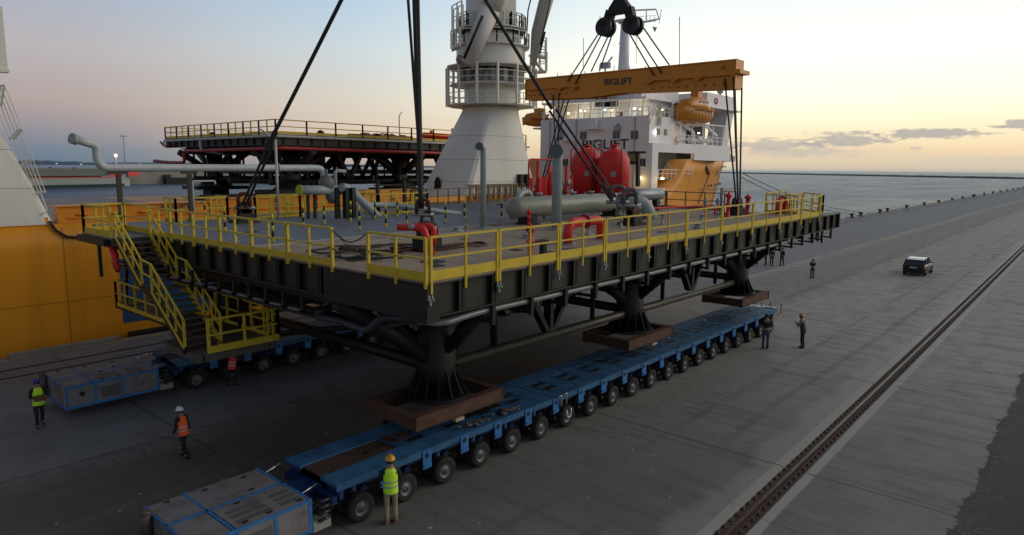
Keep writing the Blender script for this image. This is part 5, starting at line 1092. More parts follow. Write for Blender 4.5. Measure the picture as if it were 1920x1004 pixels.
# bow details
g = MB(); 
for (x, y) in ((1338, 285), (1349, 285)): q = ony(x, y, 42.6); g.pipe([q-Vector((0, 0, 1.3)), q+Vector((0, 0, .8)), q+Vector((.7, -.1, .8)), q+Vector((.7, -.1, .4))], .26, .4, 10)
g.each('mushroom_vent', mat('dull_pale_brown_vent', (.30, .27, .22), .5), sp_)
g = MB(); q = ony(1361, 294, 47); g.box(q.x-1.2, q.x+1.2, 46, 48, q.z-.8, q.z+.1); g.tube([(q.x-1, 47, q.z+.2), (q.x+1.4, 47, q.z+.2)], .35, 10); g.build('windlass', SHG, sp_)
def hullpt(px, py, off=.03):   # trace the sight line onto the starboard bow plating
    d = ray(px, py); best = None
    for i in range(400):
        X = 60+i*.14; 
        for j in range(len(sts)-1):
            if sts[j][0] <= X <= sts[j+1][0]:
                u = (X-sts[j][0])/(sts[j+1][0]-sts[j][0]); s = [sts[j][k]*(1-u)+sts[j+1][k]*u for k in range(4)]; break
        t = X/d.x; y = d.y*t; z = CAMH+d.z*t; k = min(1, max(0, (z+3.2)/(s[2]+3.2))); yh = s[3]+(s[1]-s[3])*k**1.5
        if y >= yh: return Vector((X-off*.4, y-off, z))
    return ony(px, py, 42)
g = MB()
for (x, y, r_) in ((1327, 349, .20), (1332.5, 348, .20), (1340, 347, .18), (1346, 346, .18), (1350, 344.5, .16), (1352, 313.5, .12), (1356, 313, .12), (1360, 313, .12), (1248, 362, .25), (1323, 314, .35), (1327, 322, .4)): q = hullpt(x, y, .08); g.ell(q, (r_, .1, r_*1.25), 8, 6)
for p, q in (((1323, 314), (1327, 326)), ): g.bar(hullpt(*p, .12), hullpt(*q, .12), .3)
g.each('hawse_pipe', mat('hawse_dark', (.05, .035, .03), .6), sp_)
q = hullpt(1343, 324, .12); text('lettering', 'HAPPY', 1.35, q, (1, .30, 0), (0, 0, 1), mat('grey_lettering', (.20, .20, .22), .6), sp_, .02)
g = MB(); g.tube([hullpt(1328, 325, .3), hullpt(1318, 350, .3), hullpt(1306, 382, .3)], .06, 6); g.build('anchor_chain', WIRE, sp_)
# ship lamps with their real light
def lamp(px, py, X=None, Y=None, warm=True, e=60, s=.2, name='deck_lamp'):
    q = onx(px, py, X) if X else ony(px, py, Y); g = MB(); g.ell(q, (s*.5, s*.85, s*.5), 8, 6); g.build(name, WARM if warm else COOL, sp_)
    l = bpy.data.lights.new('lamp_light', 'POINT'); l.energy = e*.2; l.color = (1, .74, .25) if warm else (.8, .95, 1); l.shadow_soft_size = .25
    o = bpy.data.objects.new('lamp_light', l); C.objects.link(o); o.location = q+Vector((-.35 if X else 0, 0 if X else -.35, -.35)); o.parent = sp_; o.location -= ORG[sp_.name]
for a in ((1066, 213), (1089, 208), (1134, 206), (1190, 204)): lamp(*a, X=70.6, warm=a[0] == 1066, e=55, s=.22); 
for a in ((1097, 209), (1146, 207), (1199, 205), (1242, 206)): lamp(*a, X=71.0, e=50, s=.15)
lamp(1227, 243, Y=40.5, warm=False, e=60); lamp(1250, 245, Y=41.5, e=45); lamp(1278, 247, Y=42.5, e=40); lamp(1310, 250, Y=41, warm=False, e=45); lamp(1253, 278, Y=40.9, e=30, s=.13); lamp(1281, 280, Y=40.9, warm=False, e=25, s=.12); lamp(1286, 281, Y=40.9, warm=False, e=20, s=.12)
lamp(1201, 334, X=69.4, e=60, s=.26); lamp(1242, 335, Y=39.5, e=70, s=.3); lamp(1119, 291, X=60, e=25, s=.12)
# frame gantry at left of the house
g = MB(); a = onx(1178, 286, 60); b2 = onx(1201, 286, 60)
g.bar(a, b2+Vector((0, -.6, 0)), .2); g.bar(onx(1196, 285, 60), onx(1196, 350, 60), .35); g.bar(onx(1178, 306, 60), onx(1196, 306, 60), .3); g.bar(onx(1178, 286, 60), onx(1178, 306, 60), .12); g.build('deck_gantry', BLK, sp_)
g = MB(); q = onx(1188, 297, 60.3); g.box(q.x, q.x+.3, q.y-.5, q.y+.5, q.z-.6, q.z+.6); g.build('gantry_box', mat('dull_yellow_box', (.35, .28, .08), .6), sp_)
# ------------------------------------------------------------ ship cranes
cr = thing('ship_crane', 'cream deck crane with flared pedestal and round railed platforms, beside the far module', 'crane', (45.2, 42.1, 6.3))
CXc, CYc = 45.2, 42.1
def zc(px_, py_): return far(px_, py_, CXc, CYc).z
Z1 = zc(918, 206); secs = []
base = [(39.7, 39.62), (48.3, 39.62), (48.3, 45.0), (39.7, 45.0)]
def rr_(t):
    out_ = []
    for k in range(72):
        a = 2*pi*(k+.5)/72-pi*.75; 
        # point on base rectangle
        c, s = cos(a), sin(a); hx, hy = 4.75, 2.95; k1 = 1/max(abs(c)/1, abs(s)/1); bx_, by_ = 44.15+hx*c*k1, 42.5+hy*s*k1
        cx_, cy_ = CXc+2.42*c, CYc+2.42*s; u = t**1.06; out_.append(Vector((bx_*(1-u)+cx_*u, by_*(1-u)+cy_*u, 6.28+(Z1-6.28)*t)))
    return out_
g = MB(); g.loft([rr_(t) for t in (0, .1, .2, .3, .4, .5, .6, .7, .8, .9, 1)], False); g.build('pedestal', CRW, cr)
for t_ in (.22, .45, .7):
    g = MB(); c0_ = Vector((CXc, CYc, 0)); R1 = [v+(Vector((v.x-CXc, v.y-CYc, 0)).normalized()*.012) for v in rr_(t_)]; R2 = [v+(Vector((v.x-CXc, v.y-CYc, 0)).normalized()*.012) for v in rr_(t_+.004)]; g.loft([R1, R2], False, False); g.build('weld_seam', mat('seam_grey', (.35, .33, .29), .6), cr)
g = MB(); q = far(825, 358, 41.5, 44); 
A = [Vector((39.68, 43.6+dy, 6.3)) for dy in (0, .7)]
S_ = []
for k in range(12):
    a = 2*pi*k/12; S_.append(Vector((0, .42*cos(a), .95*sin(a))))
c = Vector((39.95, 43.3, 7.5)); g.prism([c+v for v in S_], (-.12, -.05, 0)); g.build('pedestal_door', BLK2, cr)
g = MB()
for s in (0, .9): g.box(46.0+s, 46.4+s, 39.2, 39.6, 7.7, 8.7)
g.each('winch_box', BLK2, cr)
g = MB(); z = Z1*.66+6.28*.34
g.lathe((CXc, CYc, Z1), [(2.45, -.1), (2.6, 0), (2.35, .1), (2.3, 3.2)], 28, cap=False); g.build('slewing_neck', CRW, cr)
ZA, ZBb, ZC, ZDk = zc(905, 201), zc(905, 163), zc(905, 130), zc(905, 120)
RC = 3.9; g = MB(); NP = 14
for z, r in ((ZA, RC), (ZBb, RC*.93), (ZC, RC)):
    g.lathe((CXc, CYc, z), [(2.2, 0), (r, 0), (r, .10), (2.2, .10)], NP, smooth=False, cap=False)
g.build('ring_deck', CRW, cr)
g = MB()
for k in range(NP):
    a = 2*pi*k/NP; p = Vector((CXc+RC*cos(a), CYc+RC*sin(a), 0)); a2 = a+2*pi/NP; q = Vector((CXc+RC*cos(a2), CYc+RC*sin(a2), 0))
    g.bar(p+Vector((0, 0, ZA)), p+Vector((0, 0, ZC+.05)), .16)
    for z in (ZA+.5, ZA+1.0, ZBb+.5, ZBb+1.0): g.bar(p+Vector((0, 0, z)), q+Vector((0, 0, z)), .06)
    g.bar((p+q)/2+Vector((0, 0, ZA)), (p+q)/2+Vector((0, 0, ZA+1)), .05)
g.build('ring_railing', CRW, cr)
g = MB()
for k in range(16):
    a = 2*pi*k/16; g.box(CXc+2.6*cos(a)-.25, CXc+2.6*cos(a)+.25, CYc+2.6*sin(a)-.25, CYc+2.6*sin(a)+.25, ZBb+.3, ZC-.2)
g.each('slew_motor', mat('crane_grey', (.30, .29, .25), .5, var=.3), cr)
Zs0, Zs1, Zs2, Zs3 = zc(915, 127), zc(915, 92), zc(915, 62), zc(915, 40)
g = MB(); g.lathe((CXc, CYc, 0), [(2.95, Zs0-.25), (3.0, Zs0), (3.0, Zs1), (2.9, Zs1+.08), (2.6, Zs1+.1), (2.5, Zs2), (2.8, Zs2+.02), (2.8, Zs2+.25), (2.3, Zs2+.3), (2.2, Zs3), (2.15, Zs3+4)], 32); g.build('slewing_column', CRW, cr)
g = MB(); g.lathe((CXc, CYc, 0), [(2.9, Zs0-.35), (2.9, Zs0-.2)], 32, smooth=False); g.lathe((CXc, CYc, 0), [(2.85, Zs3-1.2), (2.87, Zs3-1.0), (2.3, Zs3-.95)], 28, smooth=False); g.build('dark_seal_ring', BLK2, cr)
g = MB()
for r, z, a0, a1 in ((3.3, Zs1+.1, 0, 14), (3.0, Zs2+.2, 0, 14), (2.8, Zs3-.9, 3, 12)):
    for k in range(a0, a1):
        a = 2*pi*k/14; a2 = 2*pi*(k+1)/14; p = Vector((CXc+r*cos(a), CYc+r*sin(a), z)); q = Vector((CXc+r*cos(a2), CYc+r*sin(a2), z)); rail(g, p, q, 2, 1.1, 0, .05)
g.lathe((CXc, CYc, Zs1), [(2.8, 0), (3.35, 0), (3.35, .08), (2.8, .08)], 28, smooth=False, cap=False); g.lathe((CXc, CYc, Zs2+.1), [(2.5, 0), (3.05, 0), (3.05, .08), (2.5, .08)], 28, smooth=False, cap=False)
g.build('column_railing', CRW, cr)
g = MB(); A = far(868, 128, CXc-3, CYc-1.5); 
for k, (x, y) in enumerate(((862, 112), (893, 105), (950, 105), (972, 115))): q = far(x, y, CXc-2.0+k*.8, CYc-2.8+k*.2); g.ell(q, (.35, .3, .4), 8, 6)
g.each('flood_light', MATS['crane_grey'], cr)
# A-frame leg and column top
D = 3.3; 
def cf(px_, py_, k=1.0): return far(px_, py_, CXc*k, CYc*k)
g = MB(); 
for a, b2, w0, w1 in ((cf(876, 122, .95), cf(918, 20, .95), 1.3, 1.8), (cf(918, 20, .95), cf(940, -40, .95), 1.8, 2.0)): g.tube([a, b2], [w0/1.5, w1/1.5], 4)
g.build('jib_support_leg', CRW, cr)
g = MB(); g.tube([cf(998, 128, .99), cf(1008, 60, .99), cf(1040, -60, .99)], [.32, .72, .9], 4); g.build('boom', mat('boom_grey_cream', (.5, .47, .40), .5, var=.15), cr)
g = MB(); g.bar(cf(1012, 100, .99), cf(1022, 60, .99), .12); g.tube([cf(988, 60, .97), cf(990, 20, .97), cf(1000, -20, .97)], .06, 6); g.tube([cf(1013, 85, .98), cf(1034, -10, .98)], .06, 6); g.tube([cf(870, 110, .93), cf(905, 30, .93)], .12, 6); g.each('boom_pipe', BLK2, cr)
def boxrail(px0, py0, px1, py1, k, h):
    a = cf(px0, py0, k); b2 = cf(px1, py1, k); o2 = Vector((1.0, .9, 0)); rail(g, a, b2, 2, h, 0, .06); rail(g, a+o2, b2+o2, 2, h, 0, .06); g.loft([[a, b2, b2+o2, a+o2], [v+Vector((0, 0, .08)) for v in (a, b2, b2+o2, a+o2)]], False)
for b_ in ((1001, 104, 1024, 108, .99, 1.6), (846, 92, 862, 86, .93, 1.4), (848, 60, 866, 50, .93, 2)): g = MB(); boxrail(*b_); g.build('service_platform', CRW, cr)
g = MB(); boxrail(1000, 136, 1025, 134, .99, 1.6); g.bar(cf(993, 104, 1), cf(1018, 134, .99), .2); g.bar(cf(1000, 130, .99), cf(1000, 205, .99), .10); g.bar(cf(1006, 130, .99), cf(1006, 205, .99), .10); g.build('service_platform', CRW, cr)
cr2 = dup(cr, None, Vector((5.95, 42.1, 6.3)), label='cream crane pedestal cut by the left edge of the picture, above the orange hull')
cr2.scale.x = -.8
t = thing('ladder_cage', 'white caged ladder sloping up beside the left crane pedestal', 'ladder', (10, 40, 6.5))
g = MB(); e0 = [ony(x, y, 39.7) for x, y in ((68, 365), (45, 312), (25, 262), (2, 200))]; e1 = [ony(x, y, 39.4) for x, y in ((85, 360), (62, 300), (42, 243), (8, 160))]
for k in range(4):
    for i in range(3): u = k/3; a = e0[i].lerp(e1[i], u); b2 = e0[i+1].lerp(e1[i+1], u); g.bar(a, b2, .035); g.bar(a+Vector((0, .7, 0)), b2+Vector((0, .7, 0)), .03)
for i in range(4): g.bar(e0[i], e1[i], .07); g.bar(e0[i]+Vector((0, .7, 0)), e1[i]+Vector((0, .7, 0)), .07); g.bar(e1[i], e1[i]+Vector((0, .7, 0)), .07)
g.pipe([ony(76, 363, 39.5), ony(88, 393, 39.5), ony(86, 400, 39.5), ony(78, 402, 39.5)], .035, .1, 6); g.build('cage_bars', CRW, t)
q = ony(6, 20, 39.0); g = MB(); g.box(q.x-2, ony(1, 20, 39).x, 38.7, 39.1, ony(6, 132, 39).z, ony(6, 15, 39).z); g.box(q.x-2, ony(3, 20, 39).x, 38.65, 39.15, ony(6, 137, 39).z, ony(6, 131, 39).z); g.build('cabin_corner', CRW, label='white crane cabin corner peeping in at the upper left edge', cat='crane cabin')
# orange spreader beams lying on the deck edge
def lyb(x0, x1, h, lab, word=False):
    t = thing('stored_beam', lab, 'spreader beam', ((x0+x1)/2, 40.3, 6.27), 'orange beams stored along the ship side')
    g = MB(); g.box(x0, x1, 40.0, 40.7, 6.3, 6.3+h); g.box(x0-.05, x1+.05, 39.9, 40.8, 6.3+h, 6.36+h); g.box(x0-.05, x1+.05, 39.9, 40.8, 6.28, 6.33); g.build('beam_body', ORNG2, t)
    g = MB(); x = x0+1.1
    while x < x1-.8: g.ell((x, 39.95, 6.3+h*.5), (.32, .1, .09), 10, 6); x += 1.5
    g.bar((x0+.4, 39.95, 6.3+h*.3), (x1-.4, 39.95, 6.3+h*.3), .12, .05); g.each('trunnion', ORNG2, t)
    if word: q = ony(330, 389, 39.85); text('lettering', 'BIGLIFT', .40, (q.x, 39.86, 6.3+h*.76), (1, 0, 0), (0, 0, 1), LETT, t, .01, 1.2)
lyb(10.9, 18.6, .80, 'longest orange beam stored on the ship side, lettered, nearest the left crane', True); lyb(18.75, 22.8, .95, 'orange stored beam behind the slanting sling'); lyb(23.0, 25.8, 1.0, 'short orange stored beam right of the white mast'); lyb(26.0, 29.6, 1.1, 'orange stored beam behind the grey manifold'); lyb(29.9, 34.0, 1.25, 'orange stored beam left of the crane pedestal')
# ------------------------------------------------------------ second module on the ship
p2 = thing('platform_module', 'second black steel deck module standing on the ship behind the crane', 'steel platform', (43, 60, 7.2))
A0, A1, B0, B1, Z2 = 28.9, 59.5, 50.0, 70.5, 11.75
g = MB(); g.box(A0, A1, B0, B1, Z2-.06, Z2); g.build('deck_plate', DECKT, p2)
g = MB()
for (a, b2) in (((A0, B0), (A1, B0)), ((A0, B0), (A0, B1)), ((A1, B0), (A1, B1))):
    for z in (Z2-.09, Z2-.86): g.bar((*a, z), (*b2, z), .3, .05)
    g.bar((*a, Z2-.48), (*b2, Z2-.48), .04, .7)
g.build('edge_beam', WEB, p2)
g = MB()
for i in range(24): x = A0+.6+i*1.3; g.box(x, x+.10, B0-.13, B0, Z2-.84, Z2-.1) if x < A1 else None
for i in range(15): y = B0+.6+i*1.35; g.box(A0-.13, A0, y, y+.1, Z2-.84, Z2-.1)
s = g.build('stiffeners', BLK2, p2); s['kind'] = 'stuff'
g = MB()
for y in (53, 60, 67): g.box(A0+.5, A1-.5, y-.25, y+.25, Z2-1.5, Z2-.1)
for x in (32, 37.9, 43.8, 49.7, 55.5): g.box(x-.25, x+.25, B0+.5, B1-.5, Z2-1.55, Z2-.1)
g.box(A0+1, A1-1, B0+.8, B1-1, Z2-1.0, Z2-.9)
g.each('main_girder', BLK2, p2)
for cx in (32, 43.8, 55.5):
    for cy in (53, 67):
        g = MB(); g.lathe((cx, cy, 0), [(.85, 7.3), (.75, 8.2), (.75, Z2-1.2)], 18); g.lathe((cx, cy, 0), [(1.7, 7.2), (1.5, 7.4), (.8, 8.1)], 18); cl_ = g.build('column', BLK, p2)
        g = MB(); g.box(cx-2.6, cx+2.6, cy-1.6, cy+1.6, 6.9, 7.22); g.box(cx-.9, cx+.9, cy-.9, cy+.9, 6.28, 6.9); g.build('column_stool', BLK2, cl_)
        g = MB()
        for s in (-1, 1): g.tube([(cx+s*.4, cy, 8.6), (cx+s*3.4, cy, Z2-1.3)], .3, 8); g.tube([(cx, cy+s*.4, 8.6), (cx, cy+s*3.4, Z2-1.3)], .28, 8)
        g.each('diagonal_brace', BLK2, p2)
g = MB()
for cy in (53, 60, 67):
    g.tube([(A0+1, cy, 7.9), (A1, cy, 7.9)], .28, 8)
    for x in (36.6, 39.2, 48.5, 51): g.bar((x, cy, Z2-1.4), (x+(1.3 if x in (36.6, 48.5) else -1.3), cy, 8.1), .35)
    for x in (30.0, 31, 33.5, 35, 41, 46, 53): g.bar((x, cy, Z2-1.4), (x, cy, 7.9), .16)
for x in (32, 43.8, 55.5): g.tube([(x, 53, 7.9), (x, 67, 7.9)], .28, 8)
for y in (56, 58, 62, 64): g.bar((32, y, Z2-1.4), (32, y+(1.6 if y in (56, 62) else -1.6), 8), .3); g.bar((43.8, y, Z2-1.4), (43.8, y+(1.6 if y in (56, 62) else -1.6), 8), .3)
g.box(A0+2, A1-1, 57, 64, 8.5, 8.9); g.each('underdeck_beam', BLK2, p2)
n = 11
for i in range(n): g = MB(); L_ = (A1-A0)/n; rail(g, (A0+i*L_, B0, Z2), (A0+(i+1)*L_, B0, Z2), 1 if i else 1, 1.1, .2, .06); g.build('handrail_panel', YEL, p2)
n = 8
for i in range(n): g = MB(); L_ = (B1-B0)/n; rail(g, (A0, B0+i*L_, Z2), (A0, B0+(i+1)*L_, Z2), 2, 1.1, .2, .06); g.build('handrail_panel', YEL, p2)
g = MB(); rail(g, (A0, B1, Z2), (A1, B1, Z2), 14, 1.1, .1, .06); g.build('handrail_panel', YEL, p2)
g = MB(); g.pipe([(A0-.6, B1-1, Z2-.8), (A0-.6, B1-1, Z2-.25), (A0-.6, B0-.5, Z2-.2), (A1, B0-.5, Z2-.2)], .09, .4, 8); g.pipe([(A0-.5, 62, Z2-.2), (A0-.5, 62, Z2-1.2), (31, 61.5, Z2-1.6)], .12, .4, 8); g.build('white_pipe', WHP, p2)
g = MB(); g.pipe([(A0-1.0, 71, 9.6), (A0-.6, 68.5, 9.45), (A0-.3, 65.9, 9.45), (A0-.3, 65.9, Z2-1.22), (A0-.3, B0+.5, Z2-1.15), (A0+.2, B0-.2, Z2-1.1), (48, B0-.2, Z2-1.15), (49, B0+2, Z2-1.2)], .15, .35, 10); g.pipe([(A0-.3, 71, Z2-.3), (A0-.3, 70.2, Z2-.7), (A0-.3, 69, Z2-.7)], .1, .3, 8); g.build('red_pipe', RED2, p2)
g = MB(); rr = random.Random(8)
for i in range(16): x = rr.uniform(41, 47); g.pipe([(x, 56+rr.uniform(-1, 1), Z2), (x, 56, Z2+rr.uniform(.4, .9)), (x+rr.uniform(.5, 1.8), 56, Z2+rr.uniform(.4, .8)), (x+1, 56, Z2)], .07, .2, 6)
g.tube([(40, 56, Z2+.35), (48, 56, Z2+.4)], .28, 10); g.build('piping', mat('red_brown_piping', (.22, .07, .03), .5, var=.4), p2)
g = MB(); g.tube([(47.0, 53, Z2+.65), (54.0, 53, Z2+.62)], .32, 12); g.tube([(51.0, 53, Z2+.6), (51.0, 53, Z2+1.55)], .12, 8); g.tube([(48, 53, Z2+.6), (48, 53, Z2+1.2)], .15, 8); g.ell((54, 53, Z2+.55), (.7, .4, .5), 10, 7); g.build('red_header', RED, p2)
g = MB(); x = 45.5; g.tube([(x, 55, Z2), (x, 55, Z2+2.6), (x+.4, 55, Z2+3.0)], .06, 6); g.build('lamp_post', WHP, p2)
for (x, y) in ((33.5, 50.8), (30, 63), (39.6, 51)): g = MB(); g.lathe((x, y, Z2), [(.35, 0), (.3, .35), (.1, .5)], 8); g.build('deck_fitting', BLK2, p2)
for k, (px_, py_, hgt_, wd_) in enumerate(((985, 258, 1.3, 3.0),)):
    g = MB(); g.box(56.5, 59.2, B0+.1, B0+3, Z2, Z2+.0+1.25); g.build('equipment_box', mat('dull_khaki', (.30, .27, .16), .6, var=.2), p2)
# deck cargo / details on ship deck
for k, (bx_, lab) in enumerate((((24.0, 30, 52, 54, 6.27, 6.7), 'low dark stowage block on the ship deck under the left end of the second module'), ((38.5, 39.6, 44.3, 46, 6.27, 6.9), 'small dark stowage block left of the crane pedestal'), ((55, 62, 46, 50, 6.27, 7.4), 'dark stowage block between the crane pedestal and the superstructure'))):
    g = MB(); g.box(*bx_); g.box(bx_[0]+.3, bx_[1]-.3, bx_[2]+.3, bx_[3]-.3, bx_[5], bx_[5]+.25); g.build('deck_cargo', BLK2, label=lab, cat='cargo', group='stowage blocks on the ship deck')
# ------------------------------------------------------------ far left: moored vessel, quay wall, hedge, lamps
t = thing('moored_ship', 'long low white ship with a red sheer line moored beyond the orange hull at left', 'ship', (135, 400, -2.6))
D = Vector((1, .12, 0)).normalized()
pL, pR = at(40, 354, -2.5), at(258, 349, -2.5); pR = Vector((pR.x, pR.y, 0)); pL = Vector((pL.x, pL.y, 0)); pL.z = pR.z = 0
e = (pR-pL).normalized(); nrm = Vector((-e.y, e.x, 0)); LL = (pR-pL).length
def hullsec(u, hb_, z1): c = pL+e*(u*LL)+nrm*8; return [c-nrm*hb_*.9+Vector((0, 0, -3)), c-nrm*hb_+Vector((0, 0, z1)), c+nrm*hb_+Vector((0, 0, z1)), c+nrm*hb_*.9+Vector((0, 0, -3))]
g = MB(); g.loft([hullsec(-.6, 8, 2.2), hullsec(0, 8, 2.2), hullsec(.82, 8, 2.4), hullsec(.93, 5, 3.5), hullsec(1.02, .6, 4.2)], False); g.build('hull', mat('far_hull_white', (.30, .33, .31), .6, var=.1, scale=.05), t)
g = MB(); g.loft([hullsec(-.6, 8.05, -1.2), hullsec(.8, 8.05, -1.2), hullsec(.9, 6, -1.2)], False); g.build('boot_top', mat('far_hull_green', (.03, .06, .05), .6), t)
g = MB(); 
def band(u0, u1, z0, z1, h0, h1): a = pL+e*(u0*LL)+nrm*(8-h0-.1); b2 = pL+e*(u1*LL)+nrm*(8-h1-.1); g.loft([[a+Vector((0, 0, z0)), a+Vector((0, 0, z1)), a+nrm*.3+Vector((0, 0, z1)), a+nrm*.3+Vector((0, 0, z0))], [b2+Vector((0, 0, z0)), b2+Vector((0, 0, z1)), b2+nrm*.3+Vector((0, 0, z1)), b2+nrm*.3+Vector((0, 0, z0))]], False)
band(-.6, .74, 2.0, 2.5, 8, 8); band(.74, .88, 2.4, 5.0, 8, 6.5); band(.94, 1.12, 2.6, 6.0, 6, 1.0); g.build('red_sheer_band', mat('far_red', (.55, .04, .02), .5), t)
g = MB(); g2 = MB()
u = -.5
while u < .72: a = pL+e*(u*LL)+nrm*3; g.box(a.x, a.x+2.2, a.y, a.y+.8, 3, 6.2); u += .03
a = pL-e*(.5*LL)+nrm*3; b2 = pL+e*(.72*LL)+nrm*3; g.bar(a+Vector((0, 0, 6.5)), b2+Vector((0, 0, 6.5)), 1, .6); g.each('deck_stanchion', mat('far_pale_green', (.17, .19, .16), .7), t)
g2.bar(a+Vector((0, 5, 4.0)), b2+Vector((0, 5, 4.0)), 2, 3.4); g2.build('hold_cover', mat('far_hold', (.09, .09, .08), .8), t)
t = thing('quay_wall', 'weathered concrete quay wall beyond the ship deck at left', 'wall', (170, 440, -2.6))
a = at(236, 346, -2.6); b2 = at(520, 343, -2.6); a.z = b2.z = 0; g = MB(); d = (b2-a).normalized(); nn = Vector((-d.y, d.x, 0)); g.loft([[a+Vector((0, 0, -3)), a+Vector((0, 0, 5.5)), a+nn*60+Vector((0, 0, 5.5)), a+nn*60+Vector((0, 0, -3))], [b2+Vector((0, 0, -3)), b2+Vector((0, 0, 5.5)), b2+nn*60+Vector((0, 0, 5.5)), b2+nn*60+Vector((0, 0, -3))]], False); g.build('wall_body', CONC, t)
g = MB(); c = a.lerp(b2, .22); g.bar(c-nn*2+Vector((0, 0, -.8)), c+d*16-nn*2+Vector((0, 0, -.8)), 5, 4); g.box(c.x, c.x+4, c.y-2, c.y, 1, 3); g.build('workboat', BLK2, label='small dark workboat moored at the far concrete quay wall', cat='boat')
for k, (x0, x1, y0) in enumerate(((84, 118, 317), (112, 123, 323), (132, 150, 317), (148, 160, 320), (196, 205, 322), (206, 224, 316))):
    rr = random.Random(k); c = far((x0+x1)/2, 322, 160, 520); wv = (far(x1, 322, 160, 520)-far(x0, 322, 160, 520)).length
    t = thing('hedge_bush', ('wide dark bush beside the ladder at far left', 'small dark bush beyond the moored ship', 'round dark bush beyond the moored ship', 'trailing dark bush right of the round one', 'tiny dark bush left of the flare pipe', 'dark roofline shrub behind the flare pipe elbow')[k], 'bush', (c.x, c.y, 2)); top = far((x0+x1)/2, y0, 160, 520).z
    g = MB()
    for i in range(90):
        a_ = rr.uniform(0, 2*pi); q = sqrt(rr.random()); h = rr.random(); w2 = wv/2*(1-.55*h*h); p = Vector((c.x+cos(a_)*q*w2, c.y+sin(a_)*q*w2*.7, 1+(top-1)*h)); s = rr.uniform(.6, 1.5)
        g.ell(p, (s, s, s*.8), 5, 4)
    g.build('foliage', LEAF, t); g = MB(); g.tube([(c.x, c.y, -2), (c.x, c.y, 4)], .4, 6); g.build('stem', BROWN, t)
g = MB(); n_ = 12; a = far(60, 330, 150, 560); b2 = far(330, 330, 200, 540)
t = thing('lamp_mast', 'tall slender floodlight mast on the far quay at left', 'lamp mast', (c.x, c.y, 2)); q = far(231, 256, 150, 480); g = MB(); g.tube([(q.x, q.y, 0), (q.x, q.y, q.z)], [.45, .25], 6); g.build('mast_pole', SHG, t); g = MB(); g.box(q.x-1.8, q.x+1.8, q.y-.4, q.y+.4, q.z-.3, q.z+.5); g.build('lamp_head', SHG, t)
t = thing('quay_lamp', 'short white pole with a glowing orange lamp on the far quay at left', 'lamp', (c.x, c.y, 2)); q = far(217, 292, 150, 440); g = MB(); g.tube([(q.x, q.y, 0), (q.x, q.y, q.z)], .28, 6); g.build('lamp_pole', SHW, t); g = MB(); g.ell(q, (.9, .9, .9), 8, 6); g.build('lamp_globe', mat('orange_glow', (1, .6, .3), .5, emit=(1, .55, .25), es=5), t)
q = far(152, 309, 1500, 4700); 
g = MB()
for (x, y) in ((152, 308.5), (106, 307), (262, 308), (335, 308.5)): q = far(x, y, 1500, 4300); g.ell(q, (5, 5, 3.0), 6, 4)
g.build('shore_lights', mat('far_white_light', (.8, .8, .9), .5, emit=(.8, .85, 1), es=.5), label='tiny pale lit buildings on the far shore at left', cat='building')
# right: small boat and channel marker on the sea
q = at(1736, 331, -2.5); t = thing('small_boat', 'tiny dark boat on the sea before the breakwater at right', 'boat', (q.x, q.y, -2.6)); s = q.length/1280*1.0
g = MB(); r_ = Vector((_r.x, _r.y, 0)).normalized(); b_ = Vector((-r_.y, r_.x, 0)); g.loft([[q-r_*s*5*k-b_*w_+Vector((0, 0, -.3)), q-r_*s*5*k-b_*w_+Vector((0, 0, 1.2)), q-r_*s*5*k+b_*w_+Vector((0, 0, 1.2)), q-r_*s*5*k+b_*w_+Vector((0, 0, -.3))] for k, w_ in ((-1, .3), (-.6, 1.2), (0, 1.6), (.8, 1.3), (1, .8))], False); g.build('boat_hull', BLK2, t)
g = MB(); g.box(q.x-1.2, q.x+1.4, q.y-1.2, q.y+1.2, q.z+1.2, q.z+2.6); g.build('wheelhouse', SHG, t)
q = at(1442, 325, -2.5); g = MB(); g.tube([(q.x, q.y, -3), (q.x, q.y, q.z+6)], .45, 6); g.box(q.x-.7, q.x+.7, q.y-.7, q.y+.7, q.z+6, q.z+7.2); g.build('channel_marker', BLK2, label='slender dark channel marker standing in the sea right of the slings', cat='marker')
# mooring ropes from the bow
for i, (a, b2, lab) in enumerate((((1392, 325), (1614, 400), 'upper mooring rope from the bow to the quay bollards'), ((1388, 332), (1597, 403), 'lower mooring rope from the bow to the quay bollards'))):
    A = far(*a, 110, 49); B = ony(b2[0], b2[1], 38.4); B.z = .8; g = MB(); pts = [A.lerp(B, k/16)-Vector((0, 0, 1.2*sin(pi*k/16))) for k in range(17)]; g.tube(pts, .06, 5); g.build('mooring_rope', WIRE, label=lab, cat='rope', group='mooring ropes')
# ------------------------------------------------------------ people
def skinmesh(name, vs, es, rs, m, parent, sub=1):
    me = bpy.data.meshes.new(name+'_cage'); me.from_pydata([tuple(v) for v in vs], es, []); o = bpy.data.objects.new('cage', me); C.objects.link(o)
    md = o.modifiers.new('Skin', 'SKIN'); md.use_smooth_shade = True
    if not me.skin_vertices: 
        bpy.context.view_layer.objects.active = o
    for i, r in enumerate(rs): me.skin_vertices[0].data[i].radius = r if isinstance(r, tuple) else (r, r); me.skin_vertices[0].data[i].use_root = (i == 0)
    s = o.modifiers.new('Sub', 'SUBSURF'); s.levels = sub; s.render_levels = sub
    bpy.context.view_layer.update(); dg = bpy.context.evaluated_depsgraph_get(); nm = bpy.data.meshes.new_from_object(o.evaluated_get(dg)); bpy.data.objects.remove(o)
    nm.name = name; nm.materials.clear(); nm.materials.append(m); nm.polygons.foreach_set('use_smooth', [True]*len(nm.polygons))
    ob = bpy.data.objects.new(name, nm); C.objects.link(ob); ob.parent = parent; ORG[ob.name] = Vector(); return ob
SKIN = mat('skin_tone', (.32, .17, .11), .5, var=.1)
